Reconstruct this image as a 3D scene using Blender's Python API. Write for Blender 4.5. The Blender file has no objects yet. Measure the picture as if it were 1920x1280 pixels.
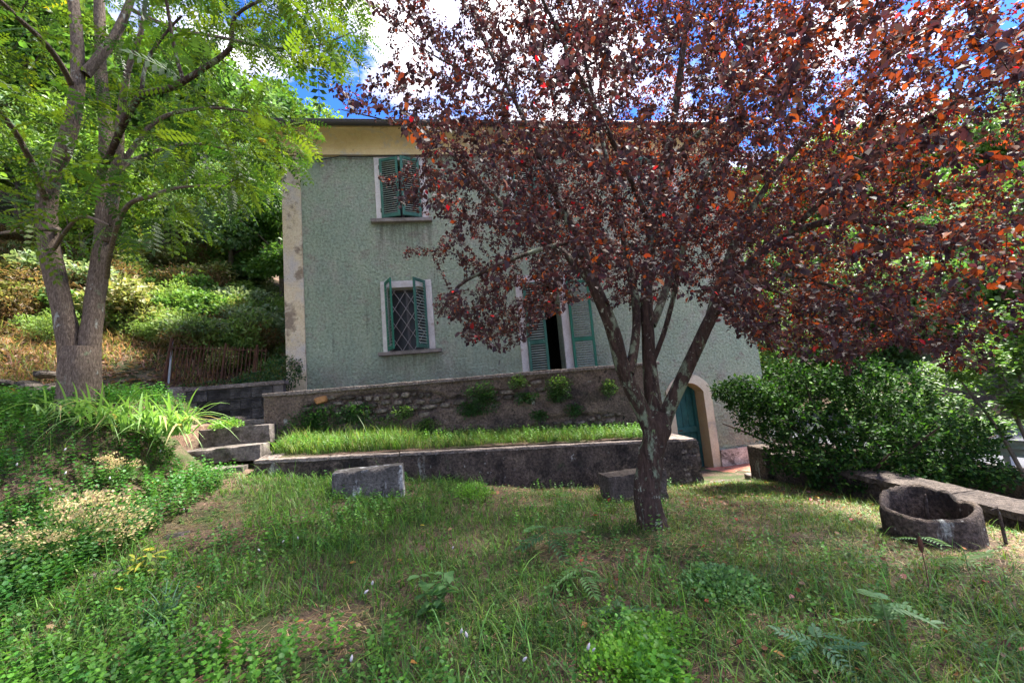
import bpy, math, random
import numpy as np
from mathutils import Vector, Matrix

random.seed(7)
RNG = np.random.default_rng(11)
SC = bpy.context.scene
COL = SC.collection
R = math.radians
EYE = np.array([0.0, 0.0, 1.5])

# ------------------------------------------------------------------ camera
CR = np.array([0.98620, -0.14050, -0.08780])
CU = np.array([0.06980, -0.12820, 0.98930])
CF = np.array([0.15020, 0.98170, 0.11670])
FPX = 800.0
cam_d = bpy.data.cameras.new('camera')
cam_d.sensor_width = 36.0
cam_d.lens = 15.0
cam_d.clip_start = 0.05
cam_d.clip_end = 2000.0
cam = bpy.data.objects.new('camera', cam_d)
COL.objects.link(cam)
_m = Matrix([[CR[0], CU[0], -CF[0]], [CR[1], CU[1], -CF[1]], [CR[2], CU[2], -CF[2]]])
_m = _m.to_quaternion().to_matrix().to_4x4()
_m.translation = Vector(EYE)
cam.matrix_world = _m
SC.camera = cam

# ------------------------------------------------------------------ light
SUN_AZ = math.atan2(0.92, 0.36)          # measured from +Y towards +X
SUN_EL = R(61)
world = bpy.data.worlds.new('World')
SC.world = world
world.use_nodes = True
wn, wl = world.node_tree.nodes, world.node_tree.links
wn.clear()
w_out = wn.new('ShaderNodeOutputWorld')
w_bg = wn.new('ShaderNodeBackground')
w_bg.inputs['Strength'].default_value = 0.15
sky = wn.new('ShaderNodeTexSky')
sky.sky_type = 'NISHITA'
sky.sun_disc = False
sky.sun_elevation = SUN_EL
sky.sun_rotation = SUN_AZ
sky.air_density = 1.1
sky.dust_density = 0.3
sky.ozone_density = 2.5
# procedural cumulus: noise on the view direction projected to a cloud layer
tc = wn.new('ShaderNodeTexCoord')
sep = wn.new('ShaderNodeSeparateXYZ')
wl.new(tc.outputs['Generated'], sep.inputs[0])
zz = wn.new('ShaderNodeMath'); zz.operation = 'MAXIMUM'; zz.inputs[1].default_value = 0.03
wl.new(sep.outputs['Z'], zz.inputs[0])
z2 = wn.new('ShaderNodeMath'); z2.operation = 'ADD'; z2.inputs[1].default_value = 0.12
wl.new(zz.outputs[0], z2.inputs[0])
dx = wn.new('ShaderNodeMath'); dx.operation = 'DIVIDE'
dy = wn.new('ShaderNodeMath'); dy.operation = 'DIVIDE'
wl.new(sep.outputs['X'], dx.inputs[0]); wl.new(z2.outputs[0], dx.inputs[1])
wl.new(sep.outputs['Y'], dy.inputs[0]); wl.new(z2.outputs[0], dy.inputs[1])
cmb = wn.new('ShaderNodeCombineXYZ')
wl.new(dx.outputs[0], cmb.inputs['X']); wl.new(dy.outputs[0], cmb.inputs['Y'])
cmb.inputs['Z'].default_value = 5.1
cn = wn.new('ShaderNodeTexNoise')
cn.inputs['Scale'].default_value = 1.9
cn.inputs['Detail'].default_value = 9
cn.inputs['Roughness'].default_value = 0.58
cn.inputs['Distortion'].default_value = 0.25
wl.new(cmb.outputs[0], cn.inputs['Vector'])
cr = wn.new('ShaderNodeValToRGB')
cr.color_ramp.elements[0].position = 0.48
cr.color_ramp.elements[1].position = 0.74
wl.new(cn.outputs['Fac'], cr.inputs[0])
shade = wn.new('ShaderNodeValToRGB')
shade.color_ramp.elements[0].position = 0.45
shade.color_ramp.elements[0].color = (3.6, 3.15, 2.6, 1)
shade.color_ramp.elements[1].position = 0.8
shade.color_ramp.elements[1].color = (2.3, 2.05, 1.8, 1)
wl.new(cn.outputs['Fac'], shade.inputs[0])
hsv = wn.new('ShaderNodeHueSaturation')
hsv.inputs['Saturation'].default_value = 1.2
hsv.inputs['Value'].default_value = .15
wl.new(sky.outputs[0], hsv.inputs['Color'])
wmix = wn.new('ShaderNodeMixRGB')
wl.new(cr.outputs[0], wmix.inputs['Fac'])
tintn = wn.new('ShaderNodeMixRGB'); tintn.blend_type = 'MULTIPLY'; tintn.inputs['Fac'].default_value = 1.0
tintn.inputs['Color2'].default_value = (.42, .66, 1.12, 1)
wl.new(hsv.outputs[0], tintn.inputs['Color1'])
wl.new(tintn.outputs[0], wmix.inputs['Color1'])
wl.new(shade.outputs[0], wmix.inputs['Color2'])
wl.new(wmix.outputs[0], w_bg.inputs['Color'])
wl.new(w_bg.outputs[0], w_out.inputs[0])

sun_d = bpy.data.lights.new('sun', 'SUN')
sun_d.energy = 1.6
sun_d.angle = R(7)
sun_d.color = (1.0, 0.94, 0.84)
sun = bpy.data.objects.new('sun', sun_d)
COL.objects.link(sun)
SUN_DIR = Vector((math.sin(SUN_AZ) * math.cos(SUN_EL), math.cos(SUN_AZ) * math.cos(SUN_EL), math.sin(SUN_EL)))
sun.rotation_euler = SUN_DIR.to_track_quat('Z', 'Y').to_euler()
sun.location = SUN_DIR * 60

vs = SC.view_settings
vs.view_transform = 'Standard'
vs.look = 'None'
vs.gamma = 1.0
vs.use_curve_mapping = False
vs.exposure = 3.9
SC.cycles.max_bounces = 6
SC.cycles.diffuse_bounces = 4
SC.cycles.transmission_bounces = 4
SC.cycles.transparent_max_bounces = 8

# ------------------------------------------------------------------ numeric helpers
def ray(px, py):
    return (px - 960) * CR + (640 - py) * CU + FPX * CF
def atY(px, py, Y):
    d = ray(px, py); return EYE + d * (Y / d[1])
def project(P):
    c = np.asarray(P) - EYE
    w = c @ CF
    w = np.where(np.abs(w) < 1e-6, 1e-6, w)
    return 960 + FPX * (c @ CR) / w, 640 - FPX * (c @ CU) / w, w
def inside(poly, x, y):
    poly = np.asarray(poly, float); x = np.asarray(x); y = np.asarray(y)
    r = np.zeros(x.shape, bool); n = len(poly)
    for i in range(n):
        x1, y1 = poly[i]; x2, y2 = poly[(i + 1) % n]
        c = ((y1 > y) != (y2 > y)) & (x < (x2 - x1) * (y - y1) / (y2 - y1 + 1e-12) + x1)
        r ^= c
    return r
def smooth(t):
    t = np.clip(t, 0, 1); return t * t * (3 - 2 * t)

_perm = np.random.default_rng(3).permutation(512)
_val = np.random.default_rng(4).random(512) * 2 - 1
def vnoise(x, y, z=0.0):
    x, y, z = np.broadcast_arrays(np.asarray(x, float), np.asarray(y, float), np.asarray(z, float))
    xi, yi, zi = np.floor(x).astype(int), np.floor(y).astype(int), np.floor(z).astype(int)
    xf, yf, zf = x - xi, y - yi, z - zi
    u, v, w = xf * xf * (3 - 2 * xf), yf * yf * (3 - 2 * yf), zf * zf * (3 - 2 * zf)
    def h(a, b, c):
        return _val[_perm[(_perm[(_perm[a & 511] + b) & 511] + c) & 511]]
    r = 0
    for a in (0, 1):
        for b in (0, 1):
            for c in (0, 1):
                r = r + h(xi + a, yi + b, zi + c) * (u if a else 1 - u) * (v if b else 1 - v) * (w if c else 1 - w)
    return r
def fbm(x, y, z=0.0, o=4):
    r = 0; a = 1.0; s = 0
    for i in range(o):
        r = r + a * vnoise(np.asarray(x) * 2 ** i + 13 * i, np.asarray(y) * 2 ** i + 7 * i, np.asarray(z) * 2 ** i); s += a; a *= .5
    return r / s

def big_mesh(name, V, F, mat, colors=None, smooth_shade=False):
    """V (n,3) array, F (m,k) array of equal sized faces"""
    V = np.asarray(V, np.float32); F = np.asarray(F, np.int32)
    me = bpy.data.meshes.new(name)
    k = F.shape[1]
    me.vertices.add(len(V)); me.vertices.foreach_set('co', V.ravel())
    me.loops.add(F.size); me.loops.foreach_set('vertex_index', F.ravel())
    me.polygons.add(len(F))
    me.polygons.foreach_set('loop_start', np.arange(0, F.size, k, dtype=np.int32))
    me.polygons.foreach_set('loop_total', np.full(len(F), k, np.int32))
    if smooth_shade:
        me.polygons.foreach_set('use_smooth', np.ones(len(F), bool))
    if colors is not None:
        at = me.color_attributes.new('Col', 'FLOAT_COLOR', 'POINT')
        c = np.ones((len(V), 4), np.float32); c[:, :3] = colors
        at.data.foreach_set('color', c.ravel())
    me.update()
    if mat: me.materials.append(mat)
    return me
def link(name, me, parent=None, loc=None):
    o = bpy.data.objects.new(name, me)
    COL.objects.link(o)
    if parent is not None: o.parent = parent
    if loc is not None: o.location = loc
    return o
def tag(o, label=None, cat=None, group=None, kind=None):
    if label: o['label'] = label
    if cat: o['category'] = cat
    if group: o['group'] = group
    if kind: o['kind'] = kind
    return o
def thing(name, loc, label, cat, group=None, rz=0.0):
    o = bpy.data.objects.new(name, None)
    o.empty_display_size = 0.2
    COL.objects.link(o); o.location = loc; o.rotation_euler = (0, 0, rz)
    return tag(o, label, cat, group)

class MB:
    """small mesh builder"""
    def __init__(s): s.v = []; s.f = []
    def add(s, v, f):
        n = len(s.v); s.v += [tuple(p) for p in v]; s.f += [tuple(i + n for i in q) for q in f]; return s
    def box(s, x0, x1, y0, y1, z0, z1, jit=0.0, mtx=None):
        v = [(x, y, z) for z in (z0, z1) for y in (y0, y1) for x in (x0, x1)]
        if jit: v = [tuple(c + random.uniform(-jit, jit) for c in p) for p in v]
        if mtx is not None: v = [tuple(mtx @ Vector(p)) for p in v]
        return s.add(v, [(0, 2, 3, 1), (4, 5, 7, 6), (0, 1, 5, 4), (1, 3, 7, 5), (3, 2, 6, 7), (2, 0, 4, 6)])
    def tube(s, pts, rad, k=8, cap=True):
        V, F = tube_np(np.array(pts, float), np.array(rad, float) if np.ndim(rad) else np.full(len(pts), rad), k)
        n0 = len(s.v); s.add(V.tolist(), F.tolist())
        if cap:
            s.f.append(tuple(n0 + i for i in range(k))[::-1]); s.f.append(tuple(n0 + (len(pts) - 1) * k + i for i in range(k)))
        return s
    def mesh(s, name, mat, sm=False, bevel=0.0, seg=1):
        me = bpy.data.meshes.new(name); me.from_pydata(s.v, [], s.f)
        me.validate()
        if bevel:
            import bmesh
            b = bmesh.new(); b.from_mesh(me)
            bmesh.ops.bevel(b, geom=b.edges[:], offset=bevel, segments=seg, affect='EDGES', clamp_overlap=True)
            b.to_mesh(me); b.free()
        if sm:
            for p in me.polygons: p.use_smooth = True
        if mat: me.materials.append(mat)
        return me
    def build(s, name, mat, parent=None, sm=False, bevel=0.0, seg=1, loc=None):
        return link(name, s.mesh(name, mat, sm, bevel, seg), parent, loc)

def rough_mesh(mb, name, mat, cut=.07, amp=.012, sc=7.0, chip=.02, seed=0.0):
    """worn stone: subdivide, wobble the faces, crumble the edges"""
    import bmesh
    me = bpy.data.meshes.new(name); me.from_pydata(mb.v, [], mb.f); me.validate()
    b = bmesh.new(); b.from_mesh(me)
    bmesh.ops.remove_doubles(b, verts=b.verts[:], dist=1e-5); bmesh.ops.recalc_face_normals(b, faces=b.faces[:])
    for _ in range(5):
        ee = [e for e in b.edges if e.calc_length() > cut * 1.5]
        if not ee: break
        bmesh.ops.subdivide_edges(b, edges=ee, cuts=1, use_grid_fill=True)
    b.normal_update()
    co = np.array([v.co[:] for v in b.verts]); no = np.array([v.normal[:] for v in b.verts])
    edge = np.array([1.0 if any(e.calc_face_angle(0) > .5 for e in v.link_edges) else 0.0 for v in b.verts])
    d = amp * fbm(co[:, 0] * sc + seed, co[:, 1] * sc, co[:, 2] * sc) - edge * chip * np.clip(.35 + 1.4 * fbm(co[:, 0] * sc * 1.7 + 9 + seed, co[:, 1] * sc * 1.7, co[:, 2] * sc * 1.7), 0, 1.2)
    co = co + no * d[:, None]
    for v, c in zip(b.verts, co): v.co = c
    b.to_mesh(me); b.free()
    for p in me.polygons: p.use_smooth = True
    try: me.set_sharp_from_angle(angle=.7)
    except Exception: pass
    me.materials.append(mat); return me
def tube_np(P, rad, k=8, wob=0.0, seed=0):
    n = len(P)
    T = np.gradient(P, axis=0); T /= np.linalg.norm(T, axis=1)[:, None] + 1e-9
    ref = np.array([0, 0, 1.0]) if abs(T[0][2]) < .9 else np.array([1.0, 0, 0])
    a = np.cross(T[0], ref); a /= np.linalg.norm(a)
    A = np.empty_like(P); 
    for i in range(n):
        a = a - T[i] * (a @ T[i]); a /= np.linalg.norm(a) + 1e-9; A[i] = a
    B = np.cross(T, A)
    th = np.arange(k) * 2 * np.pi / k
    rr = rad[:, None] * np.ones(k)
    if wob:
        rr = rr * (1 + wob * vnoise(np.cos(th)[None] * 1.6 + seed, np.sin(th)[None] * 1.6, np.linspace(0, n * .35, n)[:, None]))
    V = P[:, None, :] + rr[..., None] * (np.cos(th)[None, :, None] * A[:, None] + np.sin(th)[None, :, None] * B[:, None])
    i = np.arange(n - 1)[:, None] * k; j = np.arange(k)[None]; j2 = (j + 1) % k
    F = np.stack([i + j, i + j2, i + k + j2, i + k + j], -1).reshape(-1, 4)
    return V.reshape(-1, 3), F

def stamp(tv, tf, pos, X, Y, Z, size, tint=None, tcol=None):
    """copy a template (tv, tf) to every frame; returns V, F, colours"""
    tv = np.asarray(tv, float); tf = np.asarray(tf, int)
    N = len(pos); k = len(tv)
    size = np.broadcast_to(size, (N,))
    V = (tv[None, :, 0, None] * X[:, None] + tv[None, :, 1, None] * Y[:, None] + tv[None, :, 2, None] * Z[:, None]) * size[:, None, None] + pos[:, None]
    F = (tf[None] + (np.arange(N) * k)[:, None, None]).reshape(-1, tf.shape[1])
    C = None
    if tint is not None:
        C = np.repeat(tint[:, None], k, 1)
        if tcol is not None: C = C * np.asarray(tcol)[None]
        C = C.reshape(-1, 3)
    return V.reshape(-1, 3), F, C
def frames(D, roll=None, up=(0, 0, 1.0)):
    """X along D, Z near up turned by roll"""
    X = D / (np.linalg.norm(D, axis=1)[:, None] + 1e-9)
    U = np.broadcast_to(np.array(up, float), X.shape)
    Y = np.cross(U, X); l = np.linalg.norm(Y, axis=1)[:, None]
    Y = np.where(l < 1e-3, np.array([1.0, 0, 0]), Y / (l + 1e-9))
    Z = np.cross(X, Y)
    if roll is not None:
        c, s = np.cos(roll)[:, None], np.sin(roll)[:, None]
        Y, Z = c * Y + s * Z, -s * Y + c * Z
    return X, Y, Z
def joinVF(parts):
    Vs, Fs, Cs = [], [], []; n = 0
    for p in parts:
        Vs.append(p[0]); Fs.append(p[1] + n); n += len(p[0])
        if len(p) > 2 and p[2] is not None: Cs.append(p[2])
    return np.concatenate(Vs), np.concatenate(Fs), (np.concatenate(Cs) if Cs else None)
def pick(pal, n, jit=.15, rng=RNG):
    pal = np.array([p[:3] for p in pal]); w = None
    i = rng.integers(0, len(pal), n)
    lum = pal.mean(1, keepdims=True); pal = np.clip(lum + (pal - lum) * 1.12, .003, 1)
    c = pal[i] * (1 + rng.normal(0, jit, (n, 1))) * (1 + rng.normal(0, jit * .35, (n, 3)))
    return np.clip(c, 0.002, .95)

# leaf templates (unit length along x): folded, two quads
LEAF_V = [(0, 0, 0), (.28, -.30, .05), (.66, -.27, .06), (1, 0, -.10), (.66, .27, .06), (.28, .30, .05)]
LEAF_F = [(0, 1, 2, 3), (0, 3, 4, 5)]
NARROW_V = [(0, 0, 0), (.3, -.13, .03), (.65, -.12, .02), (1, 0, -.10), (.65, .12, .02), (.3, .13, .03)]
ROUND_V = [(0, 0, 0), (.22, -.38, .06), (.72, -.38, .08), (1, 0, -.05), (.72, .38, .08), (.22, .38, .06)]

# ------------------------------------------------------------------ materials
def new_mat(name):
    m = bpy.data.materials.new(name); m.use_nodes = True
    nt = m.node_tree; nt.nodes.clear()
    out = nt.nodes.new('ShaderNodeOutputMaterial')
    return m, nt, out
def N(nt, t, **kw):
    n = nt.nodes.new(t)
    for k, v in kw.items():
        if k in n.inputs: n.inputs[k].default_value = v
        else: setattr(n, k, v)
    return n
def noise(nt, vec, scale, detail=5, rough=.55, dist=0.0):
    n = N(nt, 'ShaderNodeTexNoise'); n.inputs['Scale'].default_value = scale; n.inputs['Detail'].default_value = detail
    n.inputs['Roughness'].default_value = rough; n.inputs['Distortion'].default_value = dist
    nt.links.new(vec, n.inputs['Vector']); return n.outputs['Fac']
def ramp(nt, fac, stops):
    r = N(nt, 'ShaderNodeValToRGB'); e = r.color_ramp.elements
    while len(e) < len(stops): e.new(.5)
    for i, (p, c) in enumerate(stops):
        e[i].position = p; e[i].color = (*c, 1) if len(c) == 3 else c
    nt.links.new(fac, r.inputs[0]); return r.outputs[0]
def mix(nt, fac, a, b, mode='MIX'):
    m = N(nt, 'ShaderNodeMixRGB'); m.blend_type = mode
    for s, v in ((m.inputs[0], fac), (m.inputs[1], a), (m.inputs[2], b)):
        if hasattr(v, 'links') or isinstance(v, bpy.types.NodeSocket): nt.links.new(v, s)
        elif isinstance(v, (int, float)): s.default_value = v if s.type == 'VALUE' else (v, v, v, 1)
        else: s.default_value = (*v, 1)
    return m.outputs[0]
G = lambda v: (v, v, v)
def surf(name, stops, scale=3.0, stops2=None, scale2=20, patches=(), bump=.3, bscale=60, bdist=.01, rough=.9, spec=.25, obj=True, grain=.35, rnd=0.0):
    """weathered surface: large mottling, fine grain shading the bump hollows, shaped patches, bump.
    patches: (colour, scale, lo, hi[, axis stretch])"""
    m, nt, out = new_mat(name)
    tcn = N(nt, 'ShaderNodeTexCoord')
    g = N(nt, 'ShaderNodeNewGeometry')
    vec = g.outputs['Position'] if not obj else tcn.outputs['Object']
    col = ramp(nt, noise(nt, vec, scale, 6, .6, .3), stops)
    if stops2: col = mix(nt, .5, col, ramp(nt, noise(nt, vec, scale2, 5, .65), stops2), 'OVERLAY')
    for i, p in enumerate(patches):
        mp = N(nt, 'ShaderNodeMapping'); nt.links.new(vec, mp.inputs[0])
        mp.inputs['Location'].default_value = (3.1 * i + 1, 1.7 * i, 5.3 * i)
        if len(p) > 4: mp.inputs['Scale'].default_value = p[4]
        f = ramp(nt, noise(nt, mp.outputs[0], p[1], 7, .68, .2), [(p[2], G(0)), (p[3], G(1))])
        col = mix(nt, f, col, p[0])
    fine = noise(nt, vec, bscale, 6, .7)
    if grain: col = mix(nt, grain, col, ramp(nt, fine, [(.36, G(.18)), (.64, G(.82))]), 'OVERLAY')  # same noise as the bump: hollow shade and dirt speckle put into the colour
    if rnd:
        oi = N(nt, 'ShaderNodeObjectInfo'); mr = ramp(nt, oi.outputs['Random'], [(0, G(.5 - rnd)), (1, G(.5 + rnd))])
        col = mix(nt, 1.0, col, mr, 'OVERLAY')
    b = N(nt, 'ShaderNodeBsdfPrincipled')
    nt.links.new(col, b.inputs['Base Color']); b.inputs['Roughness'].default_value = rough
    b.inputs['Specular IOR Level'].default_value = spec
    if bump:
        bp = N(nt, 'ShaderNodeBump'); bp.inputs['Strength'].default_value = bump; bp.inputs['Distance'].default_value = bdist
        md = noise(nt, vec, bscale * .25, 5, .6)
        ad = N(nt, 'ShaderNodeMath'); ad.operation = 'ADD'; nt.links.new(fine, ad.inputs[0]); nt.links.new(md, ad.inputs[1])
        nt.links.new(ad.outputs[0], bp.inputs['Height']); nt.links.new(bp.outputs[0], b.inputs['Normal'])
    nt.links.new(b.outputs[0], out.inputs[0])
    return m
def leafy(name, trans=.45, rough=.5, spec=.4, boost=1.5, attr=True, color=None):
    """leaf: colour comes from the leaf's own colour attribute"""
    m, nt, out = new_mat(name)
    if attr:
        a = N(nt, 'ShaderNodeVertexColor'); a.layer_name = 'Col'; c = a.outputs[0]
    else:
        rgb = N(nt, 'ShaderNodeRGB'); rgb.outputs[0].default_value = (*color, 1); c = rgb.outputs[0]
    b = N(nt, 'ShaderNodeBsdfPrincipled'); nt.links.new(c, b.inputs['Base Color'])
    b.inputs['Roughness'].default_value = rough; b.inputs['Specular IOR Level'].default_value = spec
    t = N(nt, 'ShaderNodeBsdfTranslucent')
    tcol = mix(nt, 1.0, c, G(boost) if isinstance(boost, (int, float)) else boost, 'MULTIPLY'); nt.links.new(tcol, t.inputs[0])
    ms = N(nt, 'ShaderNodeMixShader'); ms.inputs[0].default_value = trans
    nt.links.new(b.outputs[0], ms.inputs[1]); nt.links.new(t.outputs[0], ms.inputs[2])
    nt.links.new(ms.outputs[0], out.inputs[0])
    return m

# ------------------------------------------------------------------ terrain height
_ctl = np.array([
 (0.2, 2.4, 0.0), (2.0, 5.7, -0.09), (2.0, 4.5, -0.05), (-1.7, 5.9, .47), (-.8, 5.9, .36), (0.5, 6.3, .12), (4.4, 3.7, -.27), (3, 2, -.18),
 (-2.7, 6.5, .63), (4.1, 6.9, -.33), (-2.5, 3.0, .20), (-3.4, 4.2, .42), (5.4, 7.2, -.52), (5.5, 4.0, -.36), (0, 0, 0), (-2, 0, .05),
 (2.7, 0, -.12), (-3.5, 6.7, .82), (0, 4.3, .10), (-1.8, 4.4, .27), (3.2, 6.0, -.22), (-3, 1.5, .15), (5.2, 1, -.35), (4.6, 8.2, -.62), (6, 9, -.74)], float)
def _base(x, y):
    xc = np.clip(x, -3.6, 6.2); yc = np.clip(y, -1, 7.5)
    return -.02 - .075 * xc + .018 * yc - .016 * np.maximum(yc - 3, 0) * xc
_K = np.exp(-((_ctl[:, None, :2] - _ctl[None, :, :2]) ** 2).sum(-1) / (2 * 1.25 ** 2))
_w = np.linalg.solve(_K + .12 * np.eye(len(_ctl)), _ctl[:, 2] - _base(_ctl[:, 0], _ctl[:, 1]))
def height(x, y, rough=True):
    x = np.asarray(x, float); y = np.asarray(y, float)
    sh = np.broadcast(x, y).shape
    x = np.broadcast_to(x, sh).ravel(); y = np.broadcast_to(y, sh).ravel()
    h = _base(x, y)
    for (cx, cy, _), w in zip(_ctl, _w):
        h = h + w * np.exp(-((x - cx) ** 2 + (y - cy) ** 2) / (2 * 1.25 ** 2))
    bank = 1.12 * smooth((-x - 3.45) / 1.15) * smooth((y - 3.7) / 2.9)
    bank = bank + .35 * smooth((-x - 4.5) / 3) * smooth((y - 2) / 4)
    h = h + bank
    # the steps' cutting rises to the upper path
    h = np.where((((x > -4.0) & (y > 6.9)) | ((x > -4.95) & (y > 8.05))) & (x < -2.9), .62 + .28 * np.clip(y - 6.9, 0, 2.4), h)
    s = -.60 * np.minimum(x, 6) + .80 * y - .25 * np.maximum(x - 6, 0)
    rise = .60 * np.sqrt(np.maximum(s - 10.1, 0) ** 2 + .5) - .42
    rise = np.where(s > 9.2, np.maximum(rise, 0), 0) * (1 - .93 * smooth((x + 7) / 12))
    up = smooth((y - 8.8) / 1.5)
    h = h + np.where(x < 3, rise * np.where(x < -5, 1, up), rise * smooth((y - 19) / 6)) 
    h = np.where((y > 9.15) & (y <= 60) & (x < -3.4) & (x > -6), np.maximum(h, 1.95), h)
    # right: down to the road, then up the far side of the valley
    h = h - .42 * smooth((x - 6.4) / 2.2) * smooth((14 - s) / 4)
    s2 = .80 * x + .60 * y
    h = np.where(x > 8.8, h * (1 - smooth((x - 8.8) / 1)) + smooth((x - 8.8) / 1) * np.minimum(h, -.95), h) if False else h
    far = .40 * np.maximum(s2 - 27, 0) * smooth((x - 14) / 25)
    h = h + far * (1 - smooth((s2 - 120) / 60) * .3)
    if rough:
        h = h + .030 * fbm(x * 1.7, y * 1.7, 1.1) + .012 * vnoise(x * 7, y * 7)
        h = h + smooth((s - 10) / 4) * .35 * fbm(x * .5, y * .5, 4.4)
    return h.reshape(sh)
def hz(x, y): return float(height(np.array([x]), np.array([y]))[0])

# ------------------------------------------------------------------ materials of the place
def stain_wall(m):
    """rain streaks below the sills and a damp foot on the green wall"""
    nt = m.node_tree; b_ = next(n for n in nt.nodes if n.type == 'BSDF_PRINCIPLED'); col = b_.inputs['Base Color'].links[0].from_socket
    t_ = N(nt, 'ShaderNodeTexCoord'); sp_ = N(nt, 'ShaderNodeSeparateXYZ'); nt.links.new(t_.outputs['Object'], sp_.inputs[0])
    mp = N(nt, 'ShaderNodeMapping'); nt.links.new(t_.outputs['Object'], mp.inputs[0]); mp.inputs['Scale'].default_value = (7, 1, .5)
    streak = ramp(nt, noise(nt, mp.outputs[0], 1.6, 6, .7), [(.38, G(0)), (.62, G(1))])
    def mr(sock, a, b2, c, d):
        r_ = N(nt, 'ShaderNodeMapRange'); r_.interpolation_type = 'SMOOTHSTEP'; nt.links.new(sock, r_.inputs['Value'])
        for k_, v_ in zip(('From Min', 'From Max', 'To Min', 'To Max'), (a, b2, c, d)): r_.inputs[k_].default_value = v_
        return r_.outputs['Result']
    def mul(a, b2):
        q_ = N(nt, 'ShaderNodeMath'); q_.operation = 'MULTIPLY'
        for s_, v_ in ((q_.inputs[0], a), (q_.inputs[1], b2)):
            if isinstance(v_, float): s_.default_value = v_
            else: nt.links.new(v_, s_)
        return q_.outputs[0]
    for x0, x1, z, L, k_ in ((-1.55, -.13, 2.56, .75, .75), (-1.56, -.15, 5.70, 1.3, .75), (1.65, 3.06, 5.70, 1.0, .7), (5.0, 6.4, 5.70, 1.2, .7), (-3.2, 8.0, 7.42, .55, .55)):
        f_ = mul(mul(mr(sp_.outputs['X'], x0 - .05, x0 + .12, 0, 1), mr(sp_.outputs['X'], x1 - .12, x1 + .05, 1, 0)), mul(mr(sp_.outputs['Z'], z - L, z, 0, 1), mr(sp_.outputs['Z'], z - .01, z + .01, 1, 0)))
        col = mix(nt, mul(mul(f_, streak), k_), col, (.15, .15, .11))
    mott = ramp(nt, noise(nt, t_.outputs['Object'], 2.2, 6, .65), [(.35, G(0)), (.6, G(1))])
    col = mix(nt, mul(mul(mr(sp_.outputs['Z'], 1.9, 2.7, 1, 0), mr(sp_.outputs['X'], 3.6, 4.4, 1, 0)), mul(mott, .55)), col, (.23, .22, .16))
    col = mix(nt, mul(mr(sp_.outputs['Z'], -.4, .9, 1, 0), mul(mott, .8)), col, (.26, .25, .22))
    nt.links.new(col, b_.inputs['Base Color'])
M = {}
M['ground'] = surf('dry_turf', [(.30, (.060, .045, .028)), (.5, (.13, .085, .062)), (.72, (.20, .135, .10))], 2.2,
                   [(.3, G(.3)), (.7, G(.72))], 28, patches=[((.045, .075, .02), 1.1, .47, .60), ((.05, .033, .022), 3.3, .55, .68)],
                   bump=.8, bscale=70, bdist=.03, obj=True)
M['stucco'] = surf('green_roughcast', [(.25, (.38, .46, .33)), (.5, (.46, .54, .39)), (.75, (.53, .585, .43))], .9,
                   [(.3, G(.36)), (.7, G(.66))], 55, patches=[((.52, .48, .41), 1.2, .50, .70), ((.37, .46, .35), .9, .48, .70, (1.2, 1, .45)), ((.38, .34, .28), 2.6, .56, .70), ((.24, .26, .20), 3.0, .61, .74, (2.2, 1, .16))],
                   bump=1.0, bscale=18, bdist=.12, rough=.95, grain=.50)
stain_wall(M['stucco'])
M['cream'] = surf('ochre_plaster', [(.3, (.62, .47, .24)), (.6, (.72, .56, .31))], 1.1, [(.3, G(.42)), (.7, G(.56))], 9,
                  patches=[((.46, .44, .42), 1.6, .52, .66), ((.30, .24, .15), 4.0, .60, .72)], bump=.25, bscale=40, rough=.85, grain=.15)
M['pilaster'] = surf('stained_cream_plaster', [(.3, (.56, .45, .29)), (.6, (.64, .53, .38))], 1.3, [(.3, G(.4)), (.7, G(.6))], 14,
                     patches=[((.50, .45, .42), 1.1, .45, .6), ((.26, .20, .15), 1.3, .54, .60), ((.13, .10, .085), 22, .60, .68)], bump=.4, bscale=40, rough=.9, grain=.3)
M['white'] = surf('flaking_white_plaster', [(.3, (.48, .44, .42)), (.6, (.62, .58, .55))], 2.0, [(.3, G(.4)), (.7, G(.58))], 16,
                  patches=[((.33, .25, .20), 3.0, .60, .70), ((.20, .17, .15), 9, .66, .74)], bump=.3, bscale=50, rough=.9, grain=.25)
M['plinth'] = surf('stained_plinth', [(.3, (.30, .27, .25)), (.6, (.48, .45, .43))], 2.2, [(.3, G(.36)), (.7, G(.6))], 14, patches=[((.12, .10, .09), 2.6, .50, .60), ((.60, .56, .53), 4, .60, .66)], bump=.5, bscale=30, grain=.5)
M['arch'] = surf('pale_cream_arch', [(.3, (.56, .47, .33)), (.6, (.66, .58, .44))], 1.6, [(.3, G(.4)), (.7, G(.58))], 12, patches=[((.40, .36, .32), 2.2, .54, .66), ((.20, .16, .13), 5, .64, .72)], bump=.3, bscale=40, grain=.25)
M['jamb'] = surf('warm_ochre_reveal', [(.3, (.46, .32, .18)), (.6, (.58, .43, .26))], 1.4, patches=[((.42, .38, .33), 2, .55, .7), ((.2, .15, .10), 5, .64, .74)], bump=.2, bscale=40, grain=.2)
M['teal'] = surf('faded_teal_paint', [(.3, (.018, .085, .062)), (.6, (.042, .15, .108))], 3, [(.3, G(.38)), (.7, G(.62))], 25,
                 patches=[((.16, .26, .21), 8, .58, .72)], bump=.2, bscale=90, rough=.6, spec=.4, grain=.2)
M['teal_bright'] = surf('fresh_teal_paint', [(.3, (.010, .11, .062)), (.6, (.018, .16, .095))], 3, bump=.15, bscale=90, rough=.5, spec=.4, grain=.2)
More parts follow.
